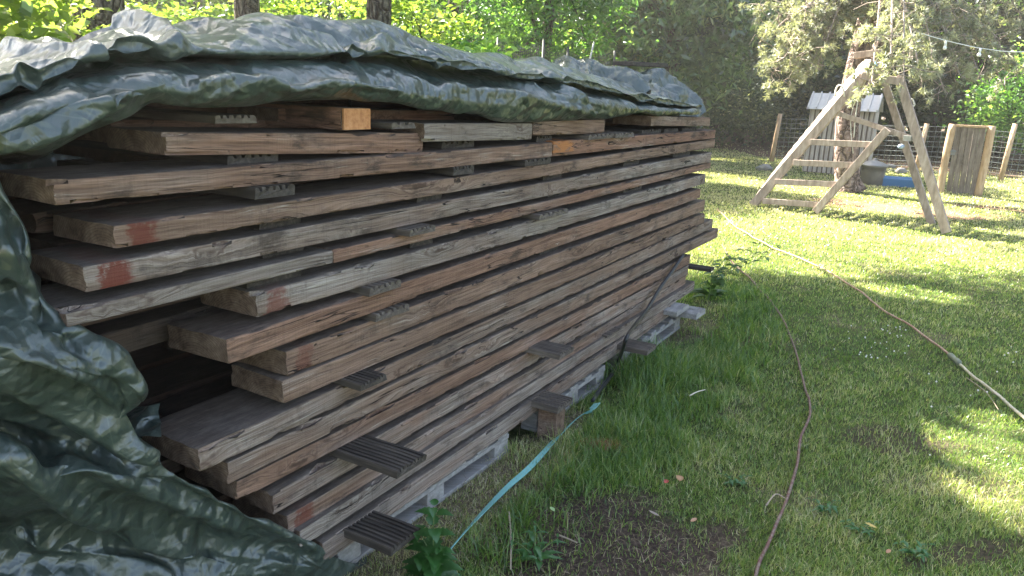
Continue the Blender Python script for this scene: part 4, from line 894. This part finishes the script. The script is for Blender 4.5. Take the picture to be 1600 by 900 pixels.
# ------------------------------------------------------------------ shed
sc = gnd(1302, 272); vx = sc-CAM; vx[2] = 0; vx /= np.linalg.norm(vx); sr = np.array([vx[1], -vx[0], 0]); yaw = R(-9)
sx = sr*math.cos(yaw)+vx*math.sin(yaw); sy = np.array([-sx[1], sx[0], 0]); zz = np.array([0, 0, 1.])
SH = mat_simplewood('grey_shed_boards', [(.26, .22, .20), (.40, .35, .32), (.52, .47, .44)], (40, 40, 3)); SHM = mat_plain('pale_roof_sheet', (.48, .46, .44), .5, .1, .12)
root = empty('garden_shed', sc, 'small pale grey slatted shed with ribbed sloping roof behind the pine trunk', 'shed')
wS, dS, hS = .68, .30, 1.45
b = MB(); b.box(sc+sy*dS+zz*hS/2, sx*wS, sy*(dS-.01), zz*hS/2); b.build('wall', mat_plain('shed_dark_wall', (.16, .13, .11), .8), root)
b = MB()
for i in range(13):
    x = -wS+.05+(2*wS-.1)*i/12; b.box(sc+sx*x-sy*.012+zz*hS/2, sx*.036, sy*.012, zz*(hS/2-.01))
for i in range(10):
    y = .05+(2*dS-.1)*i/9
    b.box(sc+sx*(wS+.012)+sy*y+zz*hS/2, sx*.012, sy*.036, zz*(hS/2-.01)); b.box(sc-sx*(wS+.012)+sy*y+zz*hS/2, sx*.012, sy*.036, zz*(hS/2-.01))
b.build('slat_cladding', SH, root, bevel=.003)
def slab(a, c_, d_, e, th, mb):
    n_ = np.cross(c_-a, e-a); n_ /= np.linalg.norm(n_); q = [a, c_, d_, e]; mb.add([p for p in q]+[p+n_*th for p in q], [(0, 3, 2, 1), (4, 5, 6, 7), (0, 1, 5, 4), (1, 2, 6, 5), (2, 3, 7, 6), (3, 0, 4, 7)])
rw_ = wS+.08; e0 = sc-sy*.12+zz*(hS-.02); rg = sc+sy*dS+zz*(hS+.34); bk = sc+sy*(2*dS+.12)+zz*(hS-.02)
b = MB(); slab(e0-sx*rw_, e0+sx*rw_, rg+sx*rw_, rg-sx*rw_, .02, b); slab(rg-sx*rw_, rg+sx*rw_, bk+sx*rw_, bk-sx*rw_, .02, b)
for i in range(9):
    x = -rw_+.03+(2*rw_-.06)*i/8; b.beam(e0+sx*x+zz*.04, rg+sx*x+zz*.04, sx, .03, .035)
b.build('roof', SHM, root)
b = MB(); b.add([sc+sx*wS+zz*hS, sc+sx*wS+sy*2*dS+zz*hS, sc+sx*wS+sy*dS+zz*(hS+.32), sc-sx*wS+zz*hS, sc-sx*wS+sy*2*dS+zz*hS, sc-sx*wS+sy*dS+zz*(hS+.32)], [(0, 1, 2), (3, 5, 4), (0, 2, 5, 3), (1, 4, 5, 2)]); b.build('gable', SH, root)

# ------------------------------------------------------------------ bin, tub, boulder, panel on posts
tc_ = gnd(1361, 289); MET = mat_plain('dull_galvanised_metal', (.16, .15, .145), .5, .5, .3); root = empty('metal_bin', tc_, 'dark round metal bin with a domed lid standing by the pine trunk', 'bin')
b = MB(); b.lathe(tc_, [(.20, 0), (.21, .02), (.225, .25), (.235, .36), (.25, .37), (.25, .39), (.235, .395)], 28); b.build('body', MET, root, True)
LID = mat_plain('worn_lid_metal', (.22, .22, .22), .45, .4, .2); b = MB(); b.lathe(tc_+zz*.39, [(.265, 0), (.275, .012), (.26, .03), (.16, .08), (.05, .11), (.03, .12), (.03, .15), (.0, .155)], 28); l = b.build('lid', LID, root, True)
for sg in (-1, 1):
    b = MB(); c = tc_+sr*sg*.235+zz*.28; b.tube([c-vx*.05, c+sr*sg*.04-vx*.04, c+sr*sg*.04+vx*.04, c+vx*.05], .008, 6); b.build('handle', MET, root, True)
t0_ = gnd(1403, 292); b = MB(); root = empty('blue_tub', t0_, 'shallow blue plastic tub on the grass right of the dark bin', 'tub')
L_, W_, Hh = .36, .26, .17; tx = sr*math.cos(.12)+vx*math.sin(.12); ty = np.array([-tx[1], tx[0], 0])
def ring(sc_, z): return [t0_+ty*.2+tx*L_*sc_*a+ty*W_*sc_*c+zz*z for a, c in ((-1, -1), (1, -1), (1, 1), (-1, 1))]
V = ring(.9, 0)+ring(1, Hh)+ring(1.06, Hh)+ring(1.06, Hh-.02)+ring(.96, Hh)+ring(.86, .03); Fq = []
def band(a, c): return [(a*4+i, a*4+(i+1) % 4, c*4+(i+1) % 4, c*4+i) for i in range(4)]
Fq = band(0, 3)+band(3, 2)+band(2, 4)+band(4, 5)+[(3, 2, 1, 0), (20, 21, 22, 23)]; b.add(V, Fq); b.build('basin', BLU, root, bevel=.008)
b = MB(); b.add([t0_+ty*.2+tx*L_*.92*a+ty*W_*.9*c+zz*.12 for a, c in ((-1, -1), (1, -1), (1, 1), (-1, 1))], [(0, 1, 2, 3)]); b.build('sand_filling', mat_plain('sand', (.36, .29, .2), .95), root)
STN = mat_plain('grey_stone', (.22, .21, .20), .9, var=.5, bumpd=.01)
def rock(c, r, label, seed, sz=(1, .8, .6)):
    u = np.linspace(0, math.pi, 17); v = np.linspace(0, math.tau, 25)[:-1]; U, Vv = np.meshgrid(u, v, indexing='ij'); P = np.stack([np.sin(U)*np.cos(Vv), np.sin(U)*np.sin(Vv), np.cos(U)], -1)
    P = P*(1+.28*fbm(P*1.7+seed, 3, seed)[..., None])*np.array(sz)*r; P[..., 2] = np.maximum(P[..., 2]+r*sz[2]*.5, -.02)
    idx = np.arange(17*24).reshape(17, 24); nx_ = np.roll(idx, -1, 1); Q = np.stack([idx[:-1], nx_[:-1], nx_[1:], idx[1:]], -1).reshape(-1, 4)
    o = link('boulder', fast_mesh('boulder', P.reshape(-1, 3), Q, None, True), STN); o.location = tuple(c); return tag(o, label, 'stone')
rock(gnd(1194, 266), .17, 'grey stone lying on the lawn left of the shed', 3); rock(gnd(1127, 209), .42, 'pale mossy boulder far back beyond the right end of the stack', 8, (.8, .7, .9)); rock(gnd(1139, 209), .3, 'darker boulder beside the pale mossy one at the far back', 12)
rock(gnd(1408, 270), .14, 'stone behind the blue tub', 5); rock(gnd(1390, 262), .12, 'small stone left behind the blue tub', 6)
pA, pB = gnd(1470, 301), gnd(1530, 306); pd = (pB-pA)/np.linalg.norm(pB-pA); pn_ = np.array([pd[1], -pd[0], 0]); pv = np.array([0, 0, 1.])
root = empty('board_panel', (pA+pB)/2, 'upright grey board panel held between two peeled wooden posts by the wire fence', 'panel')
def pp(x, y): return onplane(x, y, pA, pn_)
b = MB(); b.tube(smoothpath([pp(1468, 303), pp(1477, 250), pp(1489, 194)], 4), [.075, .07, .072, .07, .065, .07, .07, .068, .065], 10); b.build('post', POSTW, root, True)
b = MB(); b.tube(smoothpath([pp(1527, 309), pp(1539, 255), pp(1550, 197)], 4), [.07]*9, 10); b.build('post', POSTW, root, True)
bl0, br0, bl1, br1 = pp(1478, 298), pp(1524, 303), pp(1494, 197), pp(1541, 199)
BRD = mat_simplewood('dark_weathered_boards', [(.10, .075, .06), (.20, .16, .135), (.32, .27, .23)], (40, 40, 3))
for i in range(5):
    f0, f1 = i/5+.006, (i+1)/5-.006; b = MB(); lo0, lo1 = bl0+(br0-bl0)*f0, bl0+(br0-bl0)*f1; hi0, hi1 = bl1+(br1-bl1)*f0, bl1+(br1-bl1)*f1
    off = pn_*.012*((i*7) % 3); lo = zz*(.015*((i*5) % 3)); b.add([lo0+off-lo, lo1+off-lo, hi1+off, hi0+off, lo0+off-lo-pn_*.03, lo1+off-lo-pn_*.03, hi1+off-pn_*.03, hi0+off-pn_*.03], [(0, 1, 2, 3), (7, 6, 5, 4), (0, 4, 5, 1), (1, 5, 6, 2), (2, 6, 7, 3), (3, 7, 4, 0)]); b.build('board', BRD, root)
b = MB(); b.beam(pp(1487, 196), pp(1551, 199), pn_, .09, .04); b.build('top_rail', POSTW, root, bevel=.004)
b = MB(); q = pp(1487, 238); b.box(q+pn_*.02, pd*.06, pn_*.012, zz*.05); b.box(q+pn_*.05+pd*.02+zz*.02, pd*.05, pn_*.015, zz*.012); b.build('latch', LID, root, bevel=.004)
if pn_@(CAM-pA) < 0: pass

# ------------------------------------------------------------------ wire fence
f0, f1 = gnd(1205, 252), gnd(1563, 281); fd = f1-f0; root = empty('wire_fence', f0, 'low green-grey wire mesh fence on round peeled posts along the back of the lawn', 'fence')
WIRE = mat_plain('galvanised_wire', (.30, .32, .29), .5, .5)
hw = 1.12
for t, h in ((0, 1.26), (.43, 1.2), (.66, 1.2), (1.0, 1.3), (1.45, 1.25), (-.02+1.9, 1.2)):
    c = f0+fd*t; b = MB(); ln = np.array([.07, .0, 0])*h; b.tube([c-zz*.1, c+ln*.5+zz*h*.5, c+ln+zz*h], [.06, .057, .055], 10); b.build('post', POSTW, root, True)
b = MB(); Lf = np.linalg.norm(fd)*1.9; u = fd/np.linalg.norm(fd); sag_ = lambda q: .03*math.sin(q*1.9)
for k in range(10):
    z = .04+k*(hw-.04)/9; b.tube([f0+u*q+zz*(z+sag_(q)) for q in np.arange(0, Lf, .6)], .0042, 4, False)
for q in np.arange(0, Lf, .13): b.tube([f0+u*q+zz*(.03+sag_(q)), f0+u*(q+.02*math.sin(q*7))+zz*(hw+sag_(q))], .0038, 4, False)
b.build('wire_mesh', WIRE, root)
# dark netting fence behind the stack
root = empty('netting_fence', xy(860, 12.5), 'tall dark netting fence with thin poles behind the middle of the tarp', 'fence'); POLE = mat_plain('thin_dark_pole', (.05, .05, .045), .6); POLG = mat_plain('thin_grey_pole', (.4, .38, .36), .5)
pts = [(775, 60, 11.6), (845, 63, 12), (883, 74, 12.4), (955, 80, 13)]
for x, y, dd in pts:
    c = xy(x, dd); top = depth(x, y, dd)[2]; b = MB(); b.tube([c, np.array([c[0], c[1], top])], .02, 7); b.build('pole', POLE, root, True)
c = depth(921, 96, 12.2); c2 = depth(928, 66, 12.2); b = MB(); b.tube([c+(c-c2)*3, c2], .016, 6); b.build('pole', POLG, root, True)
b = MB()
for (x0, y0, d0), (x1, y1, d1) in zip(pts[:-1], pts[1:]):
    A, B = depth(x0, y0+2, d0), depth(x1, y1+2, d1); n = int(np.linalg.norm((B-A)[:2])/.035)
    for i in range(n+1):
        q = A+(B-A)*i/n; q[2] -= .12*math.sin(math.pi*i/n); b.tube([q, np.array([q[0], q[1], .9])], .0045, 3, False)
    for k in range(30):
        b.tube([A+(B-A)*t-zz*(k*.045+.12*math.sin(math.pi*t)) for t in np.linspace(0, 1, 7)], .0045, 3, False)
b.build('netting', POLE, root)

# ------------------------------------------------------------------ string lights
root = empty('string_lights', depth(1436, 51, 11), 'white cable with clear bulbs strung through the pine branches at upper right', 'string lights')
WHC = mat_plain('white_cable', (.75, .75, .72), .5, var=.05); BUL = mat_plain('frosted_bulb', (.8, .8, .78), .2, var=.05)
cab = [(1433, 50, 11), (1462, 59, 11), (1497, 68, 11.05), (1537, 76, 11.1), (1590, 81, 11.2), (1680, 76, 11.4), (1800, 50, 11.6)]
b = MB(); b.tube(smoothpath([depth(*q) for q in cab], 5), .0055, 6); b.build('cable', WHC, root, True)
for x, y in ((1437, 51), (1478, 64), (1532, 75), (1610, 81)):
    c = depth(x, y, 11.03); bb = MB(); bb.lathe(c-zz*.06, [(.016, 0), (.018, .02), (.014, .055), (.008, .06)], 10); bh = bb.build('socket', WHC, root, True)
    bb = MB(); bb.lathe(c-zz*.145, [(.0, .02), (.016, .025), (.026, .04), (.026, .055), (.016, .08), (.012, .086)], 14); bb.build('bulb', BUL, root, True)

# ------------------------------------------------------------------ hoses, straps
def ghose(name, pts, r, mat, label, cat, n=8, lift=.004, k=8):
    P = smoothpath([gnd(x, y) for x, y in pts], k); P = np.array(P); P[:, 2] = hgt(P[:, 0], P[:, 1])+r+lift+.004*np.sin(np.arange(len(P))*.7); b = MB(); b.tube(list(P), r, n); o = b.build(name, mat, None, True); setorigin(o, P[0]); return tag(o, label, cat)
def mat_hose(name, a, c, sc):
    t = NT(name); o = t.obj(); n = t.noise(o, sc, 3); m = t.noise(o, 6., 4, .7); col = t.mix(t.rng(n, .48, .54), a, c); col = t.mix(t.rng(m, .55, .75, 0, .6), col, (.10, .08, .05)); return t.bsdf(col, .5, nrm=t.bump(n, .4, .002))
ghose('garden_hose', [(1176, 930), (1183, 895), (1200, 855), (1226, 795), (1244, 735), (1250, 692), (1264, 658), (1263, 632), (1255, 603), (1245, 562), (1232, 527), (1214, 492), (1190, 457), (1165, 432), (1142, 410), (1128, 385)], .0068,
      mat_hose('brown_red_hose', (.12, .05, .04), (.17, .12, .09), 60.), 'thin brownish red garden hose winding down the lawn nearest the stack', 'hose', lift=.012)
ghose('garden_hose', [(1492, 569), (1440, 526), (1380, 488), (1330, 450), (1270, 415), (1220, 396), (1190, 381), (1165, 366), (1142, 350), (1120, 330)], .008,
      mat_hose('pinkish_brown_hose', (.26, .14, .09), (.38, .25, .19), 30.), 'pinkish brown garden hose running from the far lawn to the hose joint', 'hose', lift=.014)
ghose('garden_hose', [(2300, 1235), (2000, 1000), (1840, 866), (1720, 765), (1660, 712), (1600, 659), (1548, 614), (1494, 571)], .009, mat_hose('pale_yellow_hose', (.40, .35, .23), (.48, .43, .33), 30.), 'pale cream garden hose from the joint to the right edge', 'hose', lift=.014)
A_, B_ = gnd(1498, 575), gnd(1482, 561); b = MB(); A_[2] = B_[2] = .03; m = A_+(B_-A_)
b.tube([A_+(B_-A_)*t for t in (0, .1, .35, .4, .6, .65, .9, 1)], [.014, .02, .02, .015, .015, .02, .02, .014], 12); o = b.build('hose_connector', mat_plain('grey_green_coupling', (.16, .17, .12), .5), None, True); setorigin(o, A_); tag(o, 'dark coupling joining the cream hose and the pinkish brown hose', 'hose connector')
TEAL = mat_plain('teal_webbing', (.20, .44, .40), .6, var=.25)
def ribbon(name, P, wd, th, mat, label, cat, twist=None):
    P = [np.asarray(p) for p in smoothpath(P, 8)]; m = len(P); V = []; Fq = []
    for i, p in enumerate(P):
        t = P[min(i+1, m-1)]-P[max(i-1, 0)]; t /= np.linalg.norm(t); s_ = np.cross(t, zz); s_ /= np.linalg.norm(s_); n_ = np.cross(s_, t); a = 0 if twist is None else twist(i/m); s2 = s_*math.cos(a)+n_*math.sin(a); n2 = np.cross(s2, t)
        for q in (-s2*wd/2-n2*th/2, s2*wd/2-n2*th/2, s2*wd/2+n2*th/2, -s2*wd/2+n2*th/2): V.append(p+q)
    for i in range(m-1):
        for k in range(4): Fq.append((i*4+k, i*4+(k+1) % 4, i*4+4+(k+1) % 4, i*4+4+k))
    Fq += [(3, 2, 1, 0), tuple((m-1)*4+k for k in range(4))]; b = MB(); b.add(V, Fq); o = b.build(name, mat, None); setorigin(o, P[0]); return tag(o, label, cat)
ribbon('webbing_strap', [gnd(x, y, z) for x, y, z in ((640, 935, .03), (700, 862, .035), (740, 816, .04), (790, 764, .022), (830, 728, .045), (868, 686, .03), (900, 655, .025), (922, 641, .03))], .026, .0025, TEAL, 'flat teal webbing strap lying in the grass along the pallets', 'strap', lambda u: .35+.5*math.sin(u*9))
ribbon('webbing_strap', [gnd(918, 646, .05), gnd(926, 638, .08), gnd(933, 630, .06)], .035, .003, TEAL, 'short bright teal strap end curling up beside the black elastic cord', 'strap', lambda u: .3)
BLK = mat_plain('black_rubber', (.025, .025, .027), .35)
def chain(pts): return smoothpath([q for q in pts], 6)
P = chain([onp(1068, 398, -1.58), onp(1050, 424, -1.575), onp(1030, 452, -1.57), onp(1012, 482, -1.55), onp(992, 508, -1.50), onp(978, 530, -1.37), gnd(968, 560, .12), gnd(956, 585, .05), gnd(940, 606, .05), gnd(926, 626, .06)])
b = MB(); b.tube(P, [.011]*len(P), 8); o = b.build('elastic_cord', BLK, None, True); setorigin(o, P[0]); tag(o, 'black elastic tarp cord slanting down the right part of the stack into the grass', 'cord')

# ------------------------------------------------------------------ small plants and litter
STEM = mat_plain('green_stem', (.09, .14, .04), .6)
def weed(base, stems, label, mat, name='weed', leaf=.05, aspect=.55, pairs=5, cat='plant', group=None, serr=True):
    """stems: list of (dx, dy, h). opposite leaf pairs up each stem"""
    root = empty(name, base, label, cat, group); V = []; T = []; rn = []; b = MB()
    for (dx, dy, h) in stems:
        P = smoothpath([base, base+np.array([dx*.3, dy*.3, h*.6]), base+np.array([dx, dy, h])], 8); b.tube(P, list(np.linspace(.0035, .0015, len(P))), 6)
        for k in range(pairs+1):
            f = (k+1)/(pairs+1); p = P[min(int(f*(len(P)-1)), len(P)-1)]; sz = leaf*(1.25-.75*f)*RNG.uniform(.85, 1.15); a0 = k*math.pi/2+RNG.uniform(-.3, .3)
            for a in (a0, a0+math.pi):
                d = np.array([math.cos(a), math.sin(a), RNG.uniform(-.1, .5)]); d /= np.linalg.norm(d); s_ = np.cross(d, zz); s_ /= np.linalg.norm(s_); nn = np.cross(s_, d)
                ns = 9; c0 = len(V)
                for i in range(ns+1):
                    t = i/ns; wdt = aspect*sz*.5*(math.sin(math.pi*min(1, t*1.0)**.62))*(1+(.16 if i % 2 else -.10)*serr); cen = p+d*sz*(t+.12)+nn*sz*(.10*t-.42*t*t)
                    V += [cen-s_*wdt+nn*wdt*.35, cen, cen+s_*wdt+nn*wdt*.35]; rn += [.5+RNG.normal(0, .03)]*3
                    if i < ns:
                        q = c0+i*3; T += [(q, q+1, q+4), (q, q+4, q+3), (q+1, q+2, q+5), (q+1, q+5, q+4)]
    me = fast_mesh('leaves', np.array(V)-np.array(root.location), None, T, True, {'rnd': rn}); link('leaves', me, mat, root); b.build('stem', STEM, root, True); return root
L_NET = mat_leaf('nettle_leaf', [(0, (.02, .06, .015)), (.5, (.05, .15, .03)), (1, (.10, .26, .05))], .45, .4, .05)
g = gnd(676, 905); weed(g, [(.0, .0, .27), (.03, -.04, .14), (-.05, .03, .16)], 'green nettle with toothed leaves growing below the lowest ribbed strip', L_NET, 'nettle', .085, .72, 5)
g = gnd(662, 900); weed(g, [(-.03, .03, .13), (.04, .02, .10)], 'low nettle sprout at the foot of the taller nettle', L_NET, 'nettle', .07, .7, 3)
g = gnd(835, 880); weed(g, [(.08, .05, .07), (-.08, .05, .06), (.02, -.08, .06), (.0, .1, .09)], 'low bright green leafy weed in the grass left of the bare soil', L_NET, 'weed', .075, .28, 3)
g = gnd(1105, 470); L_SAP = mat_leaf('sapling_leaf', [(0, (.04, .09, .02)), (.5, (.09, .17, .04)), (1, (.2, .3, .08))], .5, .4, .05)
weed(g, [(.42, .0, .38), (.30, -.1, .50), (.15, .1, .36), (.55, .1, .45), (.05, -.1, .25)], 'broad-leaved sapling leaning out from the right corner of the stack', L_SAP, 'sapling', .12, .6, 5, serr=False)
for i, (x, y, lab) in enumerate(((1430, 870, 'small clump of broad weed leaves in the lawn near the yellow leaf'), (1345, 835, 'bluish green flat weed in the lower right lawn'), (1020, 600, 'dark plantain-like weed in the grass beyond the teal strap end'), (1150, 760, 'pale green weed tuft at the right rim of the bare soil'), (1290, 800, 'little weed rosette right of the brownish hose'))):
    g = gnd(x, y); weed(g, [(.05, .02, .04), (-.05, .03, .035), (.0, -.05, .04)], lab, L_NET, 'weed', .05, .35, 2)
def fallen(x, y, sz, col, label, name='fallen_leaf', asp=.5, z=.03):
    c = gnd(x, y, z); V = []; a = RNG.uniform(0, 3); d = np.array([math.cos(a), math.sin(a), .15]); s_ = np.array([-math.sin(a), math.cos(a), .1]); n = 8; T = []
    for i in range(n+1):
        t = i/n; wd = asp*sz*.5*math.sin(math.pi*t)**.7; q = d*sz*(t-.5)+zz*.25*sz*(t-.5)**2
        V += [q-s_*wd+zz*wd*.4, q, q+s_*wd+zz*wd*.4]
        if i < n: k = i*3; T += [(k, k+1, k+4), (k, k+4, k+3), (k+1, k+2, k+5), (k+1, k+5, k+4)]
    me = fast_mesh(name, V, None, T, True, {'rnd': [.5]*len(V)}); o = link(name, me, mat_leaf('leaf_'+label.split()[0], [(0, col), (.5, col), (1, col)], .3, .5, .05)); o.location = tuple(c); return tag(o, label, 'leaf')
fallen(1361, 822, .045, (.60, .42, .12), 'yellow fallen leaf on the lower right lawn', z=.04); fallen(1062, 748, .042, (.45, .24, .11), 'tan curled leaf at the top of the bare soil', z=.03, asp=.8)
fallen(1041, 753, .03, (.42, .05, .03), 'small red leaf on the dark soil', asp=.7); fallen(863, 796, .03, (.35, .5, .2), 'pale green leaf lying in the grass left of the soil', z=.05, asp=.6); fallen(1084, 813, .035, (.50, .27, .15), 'orange brown leaf on the soil', z=.02)
fallen(1022, 803, .05, (.32, .25, .2), 'grey brown curled leaf in the middle of the soil', z=.02, asp=.35); fallen(1388, 862, .03, (.4, .2, .1), 'rusty little leaf below the yellow one', asp=.5)
def twig(pts, r, label, mat=None, name='twig'):
    P = smoothpath([gnd(*q) for q in pts], 4); b = MB(); b.tube(P, list(np.linspace(r, r*.6, len(P))), 6); o = b.build(name, mat or DRYT, None, True); setorigin(o, P[0]); return tag(o, label, 'twig')
DRYT = mat_plain('dry_twig', (.30, .24, .17), .8); PALT = mat_plain('bleached_twig', (.62, .55, .42), .8)
twig([(1078, 618, .05), (1090, 612, .05), (1102, 609, .055)], .004, 'pale straight twig on the grass right of the stack', PALT)
twig([(795, 800, .04), (798, 835, .04), (798, 890, .04)], .0045, 'thin brown stick upright in the photo left of the leafy weed')
twig([(870, 835, .02), (888, 842, .02), (902, 848, .02)], .004, 'short brown twig between weed and bare soil')
twig([(1197, 790, .03), (1212, 772, .04), (1228, 780, .03)], .004, 'forked twig touching the brownish red hose')
twig([(1510, 590, .03), (1540, 612, .03), (1560, 640, .04)], .003, 'long thin twig lying beside the cream hose')
# clover flowers
FLW = mat_plain('clover_white', (.75, .72, .66), .8, var=.08); b = MB(); cl = []
for (cx, cy, rx, ry, k) in ((1360, 540, 40, 22, 34), (1395, 525, 30, 12, 16), (1345, 565, 12, 8, 8), (1570, 570, 30, 25, 9), (1530, 620, 25, 14, 12), (1460, 720, 60, 30, 4), (1600, 640, 20, 20, 4), (1480, 600, 60, 30, 6)):
    for _ in range(k): cl.append((cx+RNG.normal(0, rx*.6), cy+RNG.normal(0, ry*.6)))
for x, y in cl:
    c = gnd(x, y)
    if RNG.random() < .35: continue
    r = RNG.uniform(.0035, .006); z = .018+RNG.random()*.01; b.lathe(c+zz*z, [(0, 0), (r*.8, r*.3), (r, r), (r*.7, r*1.7), (0, r*2)], 7)
o = b.build('clover_flowers', FLW, None, True); o['kind'] = 'stuff'; o['label'] = 'small white clover flowers dotted over the lawn'
# rusty moss patch
n = 500; c = gnd(940, 703); X, Y = c[0]+RNG.normal(0, .045, n), c[1]+RNG.normal(0, .025, n); RU = mat_leaf('rusty_needles', [(0, (.15, .05, .02)), (.5, (.32, .13, .06)), (1, (.5, .26, .14))], .1, .6, .02)
o = blades('dry_rusty_needles', X, Y, RNG.uniform(.03, .06, n), np.full(n, .002), RNG.random(n), 1., mat=RU, flat=.5, lift=.03); o['kind'] = 'stuff'

# ------------------------------------------------------------------ scattering air added to imitate the lens's veiling glare
hb = MB(); hb.box((0, 28, 14.5), (121, 0, 0), (0, 93, 0), (0, 0, 15.5)); hz = hb.build('glare_volume', None); hz['kind'] = 'stuff'
hm = bpy.data.materials.new('glare_air'); hm.use_nodes = True; hn = hm.node_tree; hn.nodes.clear(); pv = hn.nodes.new('ShaderNodeVolumePrincipled'); om_ = hn.nodes.new('ShaderNodeOutputMaterial')
pv.inputs['Color'].default_value = (1, .97, .9, 1); pv.inputs['Density'].default_value = .0023; pv.inputs['Anisotropy'].default_value = .55; hn.links.new(pv.outputs[0], om_.inputs['Volume']); hz.data.materials.append(hm)
